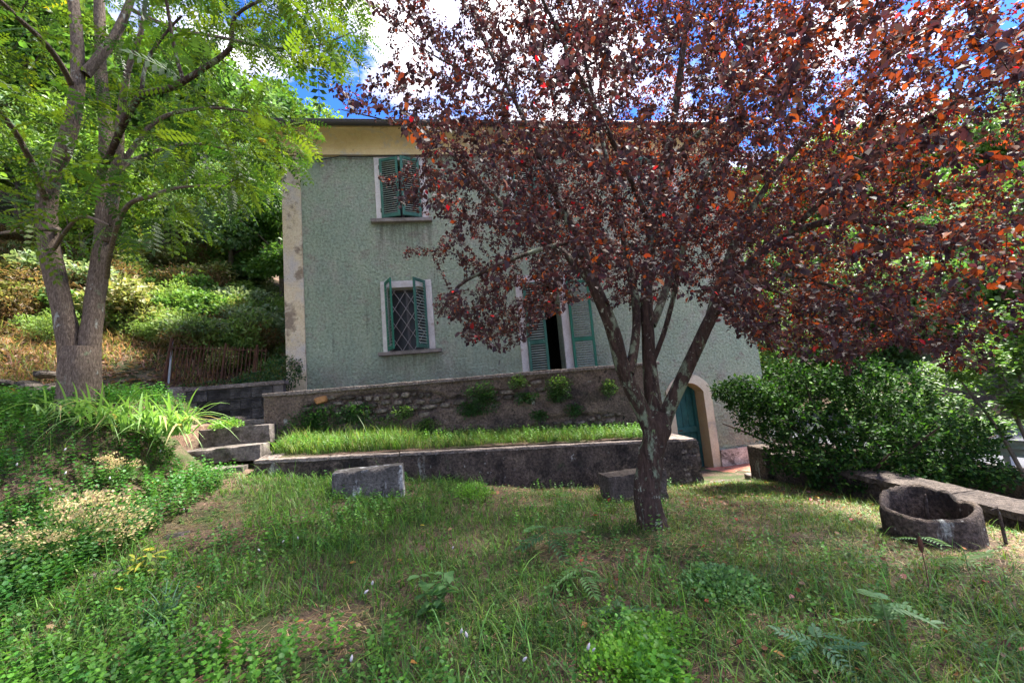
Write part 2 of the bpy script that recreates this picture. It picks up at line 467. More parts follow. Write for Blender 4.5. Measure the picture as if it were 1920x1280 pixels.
M['slat'] = surf('skylit_slat_paint', [(.3, (.20, .27, .22)), (.6, (.36, .40, .34))], 5, [(.3, G(.38)), (.7, G(.62))], 30, bump=.2, bscale=90, rough=.6, spec=.4, grain=.2, rnd=.08)  # slats paler than the frames: sky reflection put into the colour
M['door'] = surf('blue_green_door_paint', [(.3, (.010, .070, .085)), (.6, (.022, .13, .14))], 2.5, [(.3, G(.35)), (.7, G(.65))], 9,
                 patches=[((.08, .17, .16), 6, .58, .72)], bump=.3, bscale=70, rough=.6, spec=.4, grain=.3)
M['sillstone'] = surf('grey_stone_sill', [(.3, (.15, .125, .11)), (.6, (.28, .25, .23))], 5, bump=.4, bscale=60)
M['gutter'] = surf('dark_brown_gutter', [(.3, (.035, .028, .03)), (.6, (.055, .045, .048))], 3, bump=.05, rough=.45, spec=.5, grain=.1)
M['rooftile'] = surf('clay_roof_tile', [(.3, (.22, .10, .06)), (.6, (.33, .17, .10))], 4, bump=.3, rnd=.1)
M['dark'] = surf('unlit_room_shade', [(.3, (.02, .018, .016)), (.6, (.03, .027, .024))], 2, bump=0, grain=0)  # near-black: the dark of the unlit rooms put into the colour
M['cable'] = surf('black_cable', [(.3, (.015, .015, .016)), (.6, (.03, .03, .03))], 5, bump=0, grain=0, rough=.5)
M['iron'] = surf('pale_iron_bar', [(.3, (.22, .19, .19)), (.6, (.34, .31, .31))], 6, bump=.1, rough=.5, spec=.5, grain=.2)
M['rust'] = surf('rusty_iron', [(.3, (.040, .018, .013)), (.6, (.10, .042, .026))], 9, bump=.3, bscale=120, rough=.8, grain=.4)
M['steel'] = surf('galvanised_steel', [(.3, (.22, .25, .28)), (.6, (.33, .36, .40))], 4, bump=.05, rough=.45, spec=.5, grain=.1)
M['plaster'] = surf('dark_damp_render', [(.28, (.080, .060, .050)), (.5, (.16, .118, .095)), (.75, (.25, .185, .14))], 2.4, [(.3, G(.3)), (.7, G(.68))], 22,
                    patches=[((.055, .044, .040), 1.3, .50, .62), ((.36, .36, .33), 3.2, .64, .70), ((.075, .085, .05), 3.5, .60, .72), ((.03, .025, .022), 6, .62, .68)],
                    bump=.9, bscale=26, bdist=.05, grain=.75)
M['mossy'] = surf('blackened_concrete', [(.28, (.045, .036, .032)), (.5, (.095, .072, .060)), (.75, (.18, .14, .105))], 3.0, [(.3, G(.28)), (.7, G(.70))], 26,
                  patches=[((.34, .35, .32), 2.6, .62, .67, (1, 1, .30)), ((.35, .35, .33), 11, .64, .69), ((.028, .023, .021), 2.2, .52, .62), ((.055, .07, .035), 3.5, .60, .72)],
                  bump=1.0, bscale=26, bdist=.05, grain=.75)
M['coping'] = surf('grey_cement_coping', [(.28, (.13, .105, .095)), (.5, (.21, .17, .15)), (.75, (.28, .235, .215))], 3.5, [(.3, G(.32)), (.7, G(.66))], 30,
                   patches=[((.06, .05, .045), 5, .58, .70), ((.40, .40, .38), 18, .67, .72)], bump=.7, bscale=26, bdist=.05, grain=.75)
M['bench'] = surf('lichened_concrete', [(.28, (.065, .058, .055)), (.5, (.11, .10, .095)), (.75, (.17, .155, .145))], 4, [(.3, G(.3)), (.7, G(.7))], 30,
                  patches=[((.48, .48, .49), 4.5, .52, .60, (1, 1, .5)), ((.04, .036, .033), 7, .60, .7)], bump=.8, bscale=26, bdist=.05, grain=.75)
M['bench_dark'] = surf('dark_concrete_seat', [(.28, (.05, .04, .037)), (.5, (.085, .068, .058)), (.75, (.14, .115, .10))], 4, [(.3, G(.3)), (.7, G(.7))], 30,
                  patches=[((.24, .24, .22), 9, .66, .72)], bump=.8, bscale=26, bdist=.05, grain=.75)
M['stone'] = surf('rubble_stone', [(.28, (.075, .062, .052)), (.5, (.135, .112, .092)), (.75, (.21, .175, .14))], 6, [(.3, G(.3)), (.7, G(.68))], 40,
                  patches=[((.30, .30, .27), 12, .66, .72), ((.04, .034, .03), 3, .5, .6)], bump=1, bscale=30, bdist=.03, grain=.6, rnd=.3)
M['orange_stone'] = surf('ochre_stone', [(.3, (.26, .12, .05)), (.6, (.42, .21, .09))], 6, bump=.8, bscale=70, grain=.4)
M['block'] = surf('concrete_block', [(.28, (.065, .058, .054)), (.6, (.12, .108, .10))], 5, [(.3, G(.34)), (.7, G(.66))], 40,
                  patches=[((.035, .032, .030), 2.5, .46, .6), ((.05, .07, .03), 5, .60, .68)], bump=1, bscale=30, bdist=.03, grain=.6, rnd=.25)
M['slab'] = surf('pale_stone_step', [(.28, (.085, .072, .066)), (.5, (.15, .128, .118)), (.75, (.21, .185, .17))], 4, [(.3, G(.32)), (.7, G(.66))], 30,
                 patches=[((.05, .045, .035), 3, .5, .62), ((.06, .08, .035), 5, .60, .68)], bump=1, bscale=30, bdist=.012, grain=.4)
M['terracotta'] = surf('worn_terracotta', [(.28, (.34, .12, .075)), (.6, (.50, .21, .14))], 5, [(.3, G(.36)), (.7, G(.62))], 30,
                  patches=[((.20, .15, .13), 6, .58, .68)], bump=.5, bscale=60, bdist=.008, grain=.35, rnd=.14)
M['mortar'] = surf('grey_mortar', [(.3, (.10, .085, .075)), (.6, (.17, .145, .13))], 5, bump=.6)
M['asphalt'] = surf('worn_asphalt', [(.3, (.055, .058, .068)), (.6, (.095, .098, .11))], 1.5, [(.3, G(.42)), (.7, G(.58))], 60, bump=.3, bscale=120, grain=.3, obj=True)
M['soil'] = surf('dark_soil', [(.3, (.035, .026, .018)), (.6, (.07, .052, .036))], 6, bump=.9, bscale=60, bdist=.03)
M['earth'] = surf('pinkish_earth_bank', [(.3, (.17, .10, .07)), (.6, (.28, .18, .13))], 2, [(.3, G(.3)), (.7, G(.7))], 20, bump=.9, bscale=50, bdist=.03)

# ------------------------------------------------------------------ ground sheet
def axis(lo, hi, near0, near1, step, grow=1.18):
    a = list(np.arange(near0, near1 + 1e-6, step)); s = step
    while a[-1] < hi: s *= grow; a.append(a[-1] + s)
    s = step; b = [near0]
    while b[-1] > lo: s *= grow; b.append(b[-1] - s)
    return np.array(sorted(set(b[1:] + a)))
gx = axis(-220, 220, -9, 9, .10); gy = axis(-60, 260, -.5, 13, .10)
GX, GY = np.meshgrid(gx, gy, indexing='xy')
GZ = height(GX, GY)
foot = (GX > -3.3) & (GX < 7.8) & (GY > 10.2) & (GY < 18.8)
GZ = np.where(foot, np.minimum(GZ, -1.2), GZ)
GZ = np.where((GX > -3.05) & (GX < 4.0) & (GY > 8.1) & (GY < 10.2), -.6, GZ)
nx, ny = len(gx), len(gy)
idx = np.arange(nx * ny).reshape(ny, nx)
F = np.stack([idx[:-1, :-1], idx[:-1, 1:], idx[1:, 1:], idx[1:, :-1]], -1).reshape(-1, 4)
gnd = link('ground', big_mesh('ground', np.stack([GX, GY, GZ], -1).reshape(-1, 3), F, M['ground'], smooth_shade=True))
tag(gnd, kind='structure')

# ------------------------------------------------------------------ the house
HX0, HX1, HY, HYB, HZ0, HZT = -3.5, 7.95, 10.0, 18.5, -1.3, 7.42
house = thing('house', (0, 0, 0), 'two storey green roughcast house with teal shutters, cream corner strip and yellow eaves', 'house')
holes = [(-1.29, -.45, 2.62, 4.13), (-1.29, -.40, 5.78, 7.28), (1.92, 2.80, 1.02, 4.10), (1.92, 2.80, 5.78, 7.28), (5.25, 6.13, 5.78, 7.28), (5.40, 6.27, -.80, 1.37)]
xs = sorted({HX0, HX1, *[h[0] for h in holes], *[h[1] for h in holes]})
zs = sorted({HZ0, HZT, *[h[2] for h in holes], *[h[3] for h in holes]})
b = MB()
for i in range(len(xs) - 1):
    for j in range(len(zs) - 1):
        cx, cz = (xs[i] + xs[i + 1]) / 2, (zs[j] + zs[j + 1]) / 2
        if any(h[0] < cx < h[1] and h[2] < cz < h[3] for h in holes): continue
        b.add([(xs[i], HY, zs[j]), (xs[i + 1], HY, zs[j]), (xs[i + 1], HY, zs[j + 1]), (xs[i], HY, zs[j + 1])], [(0, 1, 2, 3)])
for x0, x1, z0, z1 in holes:
    d = HY + .45
    b.add([(x0, HY, z0), (x0, HY, z1), (x0, d, z1), (x0, d, z0)], [(0, 1, 2, 3)])
    b.add([(x1, HY, z0), (x1, HY, z1), (x1, d, z1), (x1, d, z0)], [(3, 2, 1, 0)])
    b.add([(x0, HY, z1), (x1, HY, z1), (x1, d, z1), (x0, d, z1)], [(0, 1, 2, 3)])
    b.add([(x0, HY, z0), (x1, HY, z0), (x1, d, z0), (x0, d, z0)], [(3, 2, 1, 0)])
b.add([(HX0, HY, HZ0), (HX0, HYB, HZ0), (HX0, HYB, HZT), (HX0, HY, HZT)], [(0, 3, 2, 1)])
b.add([(HX1, HY, HZ0), (HX1, HYB, HZ0), (HX1, HYB, HZT), (HX1, HY, HZT)], [(0, 1, 2, 3)])
b.add([(HX0, HYB, HZ0), (HX1, HYB, HZ0), (HX1, HYB, HZT), (HX0, HYB, HZT)], [(3, 2, 1, 0)])
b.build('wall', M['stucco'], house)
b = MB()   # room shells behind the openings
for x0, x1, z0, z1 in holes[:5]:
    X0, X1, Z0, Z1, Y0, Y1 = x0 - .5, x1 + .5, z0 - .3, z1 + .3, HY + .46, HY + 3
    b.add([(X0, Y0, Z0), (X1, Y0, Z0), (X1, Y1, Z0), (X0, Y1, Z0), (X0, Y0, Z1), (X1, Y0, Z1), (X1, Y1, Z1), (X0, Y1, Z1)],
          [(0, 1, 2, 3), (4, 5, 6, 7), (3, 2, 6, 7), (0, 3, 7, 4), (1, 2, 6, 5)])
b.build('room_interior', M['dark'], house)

# corner strip, eaves cove, gutter, roof
MB().box(HX0 - .025, HX0 + .39, HY - .03, HY + .4, .9, 7.42).build('corner_strip', M['pilaster'], house, bevel=.006)
prof = [(HY - .035, 7.40), (HY - .035, 7.50)]
for k in range(9):
    a = k / 8 * math.pi / 2
    prof.append((HY - .035 - .50 * (1 - math.cos(a)), 7.50 + .27 * math.sin(a)))
prof += [(HY - .56, 7.775), (HY - .56, 7.83), (HY + .1, 7.85), (HY + .1, 7.40)]
b = MB(); n = len(prof); ex0, ex1 = HX0 - .03, HX1 + .03
b.add([(ex0, y, z) for y, z in prof] + [(ex1, y, z) for y, z in prof], [(i, (i + 1) % n, n + (i + 1) % n, n + i) for i in range(n)] + [tuple(range(n))[::-1], tuple(range(n, 2 * n))])
b.build('eaves_cove', M['cream'], house)
g = MB(); k = 9
for xx in (HX0 - .55, HX1 + .55):
    pass
ring = [(HY - .64 + .085 * math.cos(math.pi + t / (k - 1) * math.pi), 7.865 + .085 * math.sin(math.pi + t / (k - 1) * math.pi)) for t in range(k)]
ringi = [(HY - .64 + .075 * math.cos(math.pi + t / (k - 1) * math.pi), 7.865 + .075 * math.sin(math.pi + t / (k - 1) * math.pi)) for t in range(k)]
pts = ring + ringi[::-1]; n = len(pts); X0, X1 = HX0 - .5, HX1 + .5
g.add([(X0, y, z) for y, z in pts] + [(X1, y, z) for y, z in pts], [(i, (i + 1) % n, n + (i + 1) % n, n + i) for i in range(n)] + [tuple(range(n))[::-1], tuple(range(n, 2 * n))])
g.tube([(X0, HY - .725, 7.868), (X1, HY - .725, 7.868)], .012, 6)
g.build('gutter', M['gutter'], house)
b = MB()   # hipped roof
ex, ey0, ey1, zr0, zr1 = .55, HY - .60, HYB + .55, 7.87, 9.1
rx0, rx1, ry = HX0 + 3.6, HX1 - 3.6, (ey0 + ey1) / 2
P = [(HX0 - ex, ey0, zr0), (HX1 + ex, ey0, zr0), (HX1 + ex, ey1, zr0), (HX0 - ex, ey1, zr0), (rx0, ry, zr1), (rx1, ry, zr1)]
b.add(P, [(0, 1, 5, 4), (1, 2, 5), (2, 3, 4, 5), (3, 0, 4), (3, 2, 1, 0)])
b.build('roof', M['rooftile'], house)
# cable slung along the eaves
pp = [(-3.55 + t * .45, HY - .06, 7.37 - .012 * math.sin(t * 1.9) - (.10 * math.sin(t / 3 * math.pi) if t < 3 else 0)) for t in range(26)]
MB().tube(pp, .011, 6).build('cable', M['cable'], house, sm=True)
MB().tube([(-3.5 + t * .5, HY - .05, 7.41 + .004 * math.sin(t)) for t in range(23)], .008, 6).build('cable', M['cable'], house, sm=True)
# hairline crack in the cove and nail-like hooks are left to the plaster material

def frame_part(x0, x1, z0, z1, wl_, wr, wt, bottom=False):
    """plaster surround: outer x0..x1, top z1; opening inset"""
    b = MB(); y0, y1 = HY - .03, HY + .02
    b.box(x0, x0 + wl_, y0, y1, z0, z1 - wt, .004); b.box(x1 - wr, x1, y0, y1, z0, z1 - wt, .004); b.box(x0, x1, y0 - .002, y1, z1 - wt, z1, .004)
    return b
slat_mesh = {}
def shutter(parent, hinge, side, w, z0, z1, ang, nslat, rails=(), edge='teal', paint='teal', tilt=36, d=.035):
    """side +1: leaf extends to +x when closed. ang = opening angle"""
    a = R(ang)
    root = bpy.data.objects.new('shutter', None)
    st = .062
    b = MB()
    b.box(0, st, -d / 2, d / 2, 0, z1 - z0); b.box(w - st, w, -d / 2, d / 2, 0, z1 - z0)
    zs_ = [0.0, .075] ; H = z1 - z0
    b.box(st, w - st, -d / 2 + .002, d / 2 - .002, 0, .085); b.box(st, w - st, -d / 2 + .002, d / 2 - .002, H - .07, H)
    for r_ in rails: b.box(st, w - st, -d / 2 + .002, d / 2 - .002, r_ - z0 - .05, r_ - z0 + .05)
    me = b.mesh('shutter', M[paint], bevel=.003)
    root = link('shutter', me, parent)
    root.location = hinge
    # closed leaf lies along +x*side at the wall plane; opening swings it towards -y
    root.rotation_euler = (0, 0, (math.pi - (-a)) if side < 0 else -a)
    if side < 0: root.rotation_euler = (0, 0, math.pi + a)
    lo = .085; hi = H - .07
    bands = []; cur = lo
    for r_ in rails: bands.append((cur, r_ - z0 - .05)); cur = r_ - z0 + .05
    bands.append((cur, hi))
    tot = sum(q[1] - q[0] for q in bands)
    key = (round(w, 3), side)
    if key not in slat_mesh:
        t = R(tilt) * (1 if side > 0 else -1)
        mt = Matrix.Rotation(t, 4, 'X')
        slat_mesh[key] = MB().box(st + .001, w - st - .001, -.019, .019, -.004, .004, mtx=mt).mesh('slat', M['slat'])
    for lo_, hi_ in bands:
        n = max(2, int(round(nslat * (hi_ - lo_) / tot)))
        for i in range(n):
            s = link('slat', slat_mesh[key], root, (0, 0, lo_ + (i + .5) * (hi_ - lo_) / n))
            if random.random() < .15: s.rotation_euler = (random.uniform(-.12, .12), random.uniform(-.006, .006), 0)
    for zz_ in (.2, H - .2):
        MB().box(-.03, .03, d / 2 * side - .006, d / 2 * side + .014, zz_ - .05, zz_ + .05).build('hinge', M['rust'], root)
    return root
def casement(x0, x1, z0, z1):
    y = HY + .22
    b = MB(); f = .05
    b.box(x0, x0 + f, y, y + .05, z0, z1); b.box(x1 - f, x1, y, y + .05, z0, z1)
    b.box(x0 + f, x1 - f, y + .002, y + .048, z0, z0 + f); b.box(x0 + f, x1 - f, y + .002, y + .048, z1 - f, z1)
    xm = (x0 + x1) / 2
    b.box(xm - .03, xm + .03, y - .004, y + .046, z0 + f, z1 - f)
    w = b.build('window', M['gutter'], house)
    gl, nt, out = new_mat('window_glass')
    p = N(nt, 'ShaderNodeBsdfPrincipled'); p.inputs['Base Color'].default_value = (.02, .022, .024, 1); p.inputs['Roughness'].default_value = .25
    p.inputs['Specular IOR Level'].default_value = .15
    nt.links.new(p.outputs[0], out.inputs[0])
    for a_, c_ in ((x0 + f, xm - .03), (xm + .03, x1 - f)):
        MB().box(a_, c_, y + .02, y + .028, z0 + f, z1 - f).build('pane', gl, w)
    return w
def sill(x0, x1, z, d=.13):
    MB().box(x0, x1, HY - d, HY + .2, z - .085, z, .006).build('sill', M['sillstone'], house, bevel=.008)

# lower window with a diamond grille
frame_part(-1.44, -.27, 2.62, 4.29, .15, .18, .16).build('window_surround', M['white'], house, bevel=.004)
sill(-1.55, -.13, 2.64)
casement(-1.29, -.45, 2.64, 4.13)
gr = MB(); gr.box(-1.29, -.45, HY + .09, HY + .105, 4.105, 4.128); 
grille = gr.build('grille', M['iron'], house)
MB().box(-1.29, -.45, HY + .09, HY + .105, 2.645, 2.665).build('bar', M['iron'], grille)
def grille_bar(x, z, dxs):
    pass
x0, x1, z0, z1 = -1.285, -.455, 2.655, 4.115
sl = 1.55; pitch = .40
for sgn in (1, -1):
    c = -8
    for q in range(-14, 30):
        zc = z0 + q * pitch
        # line z = zc + sgn*sl*(x-x0)
        pts_ = []
        xa, xb = x0, x1
        za, zb = zc, zc + sgn * sl * (x1 - x0)
        t0, t1 = 0.0, 1.0
        dz_ = zb - za
        ta, tb = (z0 - za) / dz_, (z1 - za) / dz_
        lo_, hi_ = max(0, min(ta, tb)), min(1, max(ta, tb))
        if hi_ - lo_ < .06: continue
        p0 = (xa + (xb - xa) * lo_, HY + .09 + .008 * sgn, za + dz_ * lo_); p1 = (xa + (xb - xa) * hi_, HY + .09 + .008 * sgn, za + dz_ * hi_)
        MB().tube([p0, p1], .0085, 6).build('bar', M['iron'], grille)
shutter(house, (-1.33, HY - .06, 2.66), 1, .45, 2.66, 4.26, 66, 21, paint='teal_bright')
shutter(house, (-.42, HY - .06, 2.66), -1, .45, 2.66, 4.26, 58, 21)
# upper windows
def upper(xa, ang1, ang2):
    frame_part(xa - .15, xa + 1.07, 5.78, 7.39, .16, .17, .10).build('window_surround', M['white'], house, bevel=.004)
    sill(xa - .27, xa + 1.14, 5.79)
    casement(xa, xa + .89, 5.79, 7.28)
    shutter(house, (xa - .02, HY - .055, 5.82), 1, .46, 5.82, 7.30, ang1, 25)
    shutter(house, (xa + .91, HY - .055, 5.82), -1, .46, 5.82, 7.30, ang2, 25)
upper(-1.29, 16, 20)
upper(1.92, 10, 14)
upper(5.25, 8, 12)
# french door on the terrace
frame_part(1.72, 2.99, 1.02, 4.28, .17, .19, .18).build('door_surround', M['white'], house, bevel=.004)
shutter(house, (1.90, HY - .06, 1.06), 1, .47, 1.06, 4.08, 14, 48, rails=(2.62,))
shutter(house, (2.985, HY - .075, 1.06), 1, .56, 1.06, 4.08, 4, 48, rails=(2.62,), paint='teal_bright')
# arched cellar door: surround with reveal, planked leaf
def arc(x0, x1, zs_, zt, n=12, pw=2.6):
    return [(x0 + (x1 - x0) * i / n, zs_ + (zt - zs_) * (1 - abs(2 * i / n - 1) ** pw)) for i in range(n + 1)]
inn = [(5.42, -.82)] + arc(5.42, 6.24, 1.10, 1.33) + [(6.24, -.82)]
outr = [(5.25, -.82)] + arc(5.25, 6.45, 1.18, 1.55) + [(6.45, -.82)]
b = MB(); n = len(inn)
yF, yW, yB = HY - .03, HY + .01, HY + .42
V = [(x, yF, z) for x, z in outr] + [(x, yF, z) for x, z in inn] + [(x, yB, z) for x, z in inn] + [(x, yW, z) for x, z in outr]
f = []
for i in range(n - 1):
    f.append((i, i + 1, n + i + 1, n + i)); f.append((3 * n + i, 3 * n + i + 1, i + 1, i))
b.add(V, f); b.build('arch_surround', M['arch'], house)
b = MB()
b.add(V[n:3 * n], [(i, i + 1, n + i + 1, n + i) for i in range(n - 1)]); b.build('door_reveal', M['jamb'], house)
dr = MB().box(5.36, 6.30, HY + .44, HY + .46, -.84, 1.42).build('door', M['door'], house)
for i in range(6):
    w_ = (6.30 - 5.36) / 6
    MB().box(5.36 + i * w_ + .004, 5.36 + (i + 1) * w_ - .004, HY + .405, HY + .438, -.80, 1.42, .002).build('board', M['door'], dr, bevel=.003)
MB().box(5.42, 6.24, HY + .36, HY + .403, .08, .22).build('rail', M['door'], dr, bevel=.005)
MB().box(5.42, 6.24, HY + .36, HY + .403, -.80, -.64).build('rail', M['door'], dr, bevel=.005)
MB().box(5.42, 5.50, HY + .355, HY + .403, -.64, 1.3).build('rail', M['door'], dr, bevel=.005)
MB().box(6.16, 6.24, HY + .355, HY + .403, -.64, 1.3).build('rail', M['door'], dr, bevel=.005)
MB().box(5.66, 5.76, HY + .345, HY + .36, .13, .16).build('latch', M['rust'], dr)
b = MB(); b.box(6.45, HX1 + .04, HY - .07, HY + .02, -1.2, -.36, .01); link('plinth', rough_mesh(b, 'plinth', M['plinth'], .12, .015, 4, .02), house)

# ------------------------------------------------------------------ upper terrace retaining wall
RW0, RW1, RY = -3.19, 4.10, 8.0
rw = thing('retaining_wall', (RW0, RY, 0), 'dark rendered terrace wall with rubble showing through, below the french door', 'wall')
def stone_zone(x, z):
    n_ = fbm(x * 1.1 + 5, z * 2.3, 2.2)
    a = np.exp(-(((x + 1.25) / 1.5) ** 2 + ((z - 1.47) / .24) ** 2) ** 1.4)
    a = np.maximum(a, np.exp(-(((x - .5) / .9) ** 2 + ((z - 1.42) / .15) ** 2)))
    a2 = np.exp(-(((x - 2.25) / .95) ** 2 + ((z - .82) / .16) ** 2) ** 1.2)
    a3 = np.exp(-(((x - 1.75) / .35) ** 2 + ((z - 1.58) / .16) ** 2) ** 1.2) * .9
    return smooth((np.maximum(np.maximum(a, a2), a3) + .35 * n_ - .38) / .10)
ux = np.arange(RW0, RW1 + .001, .03); uz = np.linspace(.2, 1.80, 56)
UX, UZ = np.meshgrid(ux, uz)
yy = RY - .02 * fbm(UX * 2, UZ * 3, 5) - .012 * fbm(UX * 9, UZ * 9, 1) + .075 * stone_zone(UX, UZ) + .02 * smooth((fbm(UX * 1.3, UZ * 2.2, 9) - .12) / .08)
idx = np.arange(UX.size).reshape(UX.shape)
Fq = np.stack([idx[:-1, :-1], idx[:-1, 1:], idx[1:, 1:], idx[1:, :-1]], -1).reshape(-1, 4)
link('render_face', big_mesh('render_face', np.stack([UX - RW0, yy - RY, UZ], -1).reshape(-1, 3), Fq, M['plaster'], smooth_shade=True), rw)
MB().box(.05, RW1 - RW0 - .02, .10, .34, .1, 1.79).build('wall_core', M['plaster'], rw)
bb = MB()
for i in range(18):
    L = (RW1 - RW0 + .06) / 18
    bb.box(-.03 + i * L, -.03 + (i + 1) * L, -.045 + random.uniform(-.006, .006), .38, 1.78 + random.uniform(-.004, .004), 1.845 + random.uniform(-.006, .006), .004)
bb.build('coping', M['coping'], rw, bevel=.008)
MB().box(-.02, .10, 0.0, .36, .2, 1.79, .004).build('wall_end', M['plaster'], rw)
def stone_mesh(w, h, d=.09, seed=0):
    rr = random.Random(seed); n_ = 9; V = []; 
    prof_ = []
    for i in range(n_):
        t = 2 * math.pi * i / n_; c, s = math.cos(t), math.sin(t)
        e = .55
        prof_.append((math.copysign(abs(c) ** e, c) * w / 2 * rr.uniform(.76, 1.04), math.copysign(abs(s) ** e, s) * h / 2 * rr.uniform(.74, 1.04)))
    for k_, (sc, yy_) in enumerate(((1.0, 0), (.97, -.55), (.72, -.92))):
        for x, z in prof_: V.append((x * sc, yy_ * d + rr.uniform(-.006, .006), z * sc))
    V.append((rr.uniform(-.1, .1) * w, -d, rr.uniform(-.1, .1) * h))
    f = []
    for k_ in range(2):
        for i in range(n_): f.append((k_ * n_ + i, k_ * n_ + (i + 1) % n_, (k_ + 1) * n_ + (i + 1) % n_, (k_ + 1) * n_ + i))
    for i in range(n_): f.append((2 * n_ + i, 2 * n_ + (i + 1) % n_, 3 * n_))
    return V, f
z = .55; row = 0; WAV = lambda x: .03 * math.sin(x * 2.3) + .02 * math.sin(x * 5.1)
stone_n = 0
while z < 1.76:
    hrow = random.uniform(.055, .15); x = RW0 + .1 + random.random() * .15
    while x < RW1 - .2:
        w = random.uniform(.09, .34)
        if float(stone_zone(np.array(x + w / 2), np.array(z + hrow / 2))) > .45:
            V, f = stone_mesh(w * .95, hrow * random.uniform(.65, 1.12), .092, stone_n)
            mb = MB().add(V, f)
            oran = abs(x + w / 2 + 2.23) < .14 and abs(z + hrow / 2 - 1.62) < .07
            o = mb.build('stone', M['orange_stone'] if oran else M['stone'], rw, sm=False)
            o.location = (x + w / 2 - RW0, .072, z + hrow / 2 + random.uniform(-.02, .02) + WAV(x)); o.rotation_euler = (0, random.uniform(-.09, .09), 0)
            stone_n += 1
        x += w + random.uniform(.004, .018)
    z += hrow + .008
V, f = stone_mesh(.26, .15, .09, 991)
o = MB().add(V, f).build('stone', M['orange_stone'], rw); o.location = (-2.26 - RW0, .045, 1.655); o.rotation_euler = (0, -.12, 0); o['label'] = 'large ochre stone near the left end'
# side return of the terrace and its floor
MB().box(RW1 - .34 - RW0, RW1 - RW0, .34, 1.98, -.9, 1.82).build('wall_return', M['plaster'], rw)
tf = MB().box(RW0 + .02, RW1 - .36, RY + .36, HY - .035, .80, .985).build('terrace_floor', M['coping']); tag(tf, kind='structure')

# ------------------------------------------------------------------ lower planter wall and its turf strip
A = np.array([-2.80, 6.62]); B = np.array([4.13, 7.0])
zA, zB = .865, .435
def lowtop(t): return zA + (zB - zA) * t
lw = thing('planter_wall', (A[0], A[1], 0), 'long low blackened concrete wall holding up the grass strip', 'wall')
dv = (B - A) / np.linalg.norm(B - A); nv = np.array([-dv[1], dv[0]]); Lw = float(np.linalg.norm(B - A))
us = np.linspace(0, Lw, 180); ws = np.linspace(0, 1, 26)
US, WS = np.meshgrid(us, ws)
bot = -.75; 
top = zA + (zB - zA) * US / Lw - .045
Zf = bot + (top - bot) * WS
off = .018 * fbm(US * 3, Zf * 4, 3) + .010 * fbm(US * 11, Zf * 12, 8) - .03 * (1 - WS)
# broken end on the right
off = off - .05 * smooth((US - Lw + .5) / .3) * smooth(fbm(US * 6, Zf * 9, 2) * 3)
PX = A[0] + dv[0] * US + nv[0] * (-off * -1 - .0); PY = A[1] + dv[1] * US + nv[1] * off
idx = np.arange(US.size).reshape(US.shape)
Fq = np.stack([idx[:-1, :-1], idx[:-1, 1:], idx[1:, 1:], idx[1:, :-1]], -1).reshape(-1, 4)
link('wall_face', big_mesh('wall_face', np.stack([PX - A[0], PY - A[1], Zf], -1).reshape(-1, 3), Fq, M['mossy'], smooth_shade=True), lw)
ang = math.atan2(dv[1], dv[0])
core = MB(); n_ = 12
V = []
for u, zt in ((0.0, zA - .05), (Lw, zB - .05)):
    for w_ in (.03, .26):
        p = A + dv * u + nv * w_
        V += [(p[0] - A[0], p[1] - A[1], bot), (p[0] - A[0], p[1] - A[1], zt)]
core.add(V, [(0, 1, 5, 4), (2, 3, 7, 6), (0, 2, 3, 1), (4, 5, 7, 6), (1, 3, 7, 5)])
core.build('wall_core', M['mossy'], lw)
def slab_between(mb, P, Q, n0, n1, z0a, z0b, th, jit=.004):
    """a coping slab from P to Q (xy), n0..n1 sideways; top z0a at P, z0b at Q"""
    P = np.array(P, float); Q = np.array(Q, float); d = (Q - P) / np.linalg.norm(Q - P); nn = np.array([-d[1], d[0]])
    v = []
    for pt, zt in ((P, z0a), (Q, z0b)):
        for w_ in (n0, n1):
            for zz_ in (zt - th, zt):
                q = pt + nn * w_
                v.append((q[0] + random.uniform(-jit, jit), q[1] + random.uniform(-jit, jit), zz_ + random.uniform(-jit, jit)))
    mb.add(v, [(0, 1, 3, 2), (4, 6, 7, 5), (0, 4, 5, 1), (2, 3, 7, 6), (1, 5, 7, 3), (0, 2, 6, 4)])
for i in range(7):
    m_ = MB()
    t0, t1 = i / 7, (i + 1) / 7
    slab_between(m_, A + dv * Lw * t0 - A, A + dv * Lw * (t1) - dv * .006 - A, -.025, .20, lowtop(t0), lowtop(t1), .05)
    link('coping_slab', rough_mesh(m_, 'coping_slab', M['coping'], .06, .008, 7, .018, i * 3.1), lw)
m_ = MB(); slab_between(m_, (0.0, .22), (.12, 1.12), -.26, .03, zA - .002, 1.0, .06); m_.build('coping_slab', M['coping'], lw, bevel=.008)
m_ = MB(); slab_between(m_, (0.0, .22), (.12, 1.12), -.22, .0, zA - .06, .94, .9); m_.build('wall_end', M['mossy'], lw)
m_ = MB(); slab_between(m_, (Lw * dv[0] - .02, Lw * dv[1] + .2), (Lw * dv[0] - .04, 1.38), -.0, .42, zB, zB + .03, .055); m_.build('coping_slab', M['coping'], lw, bevel=.008)
m_ = MB(); slab_between(m_, (Lw * dv[0] - .03, Lw * dv[1] + .24), (Lw * dv[0] - .05, 1.38), -.0, .38, zB - .055, zB - .03, 1.0); m_.build('wall_end', M['mossy'], lw)
for i in range(13):     # rough quoins at the broken right end
    V, f = stone_mesh(random.uniform(.12, .2), random.uniform(.06, .1), .07, 400 + i)
    o = MB().add(V, f).build('stone', M['stone'], lw)
    k_ = i % 7
    p = A + dv * (Lw - .10 - .16 * (i // 7) + random.uniform(-.03, .03)) - A
    o.location = (p[0], p[1] + .035, -.24 + k_ * .094); o.rotation_euler = (0, random.uniform(-.1, .1), ang)
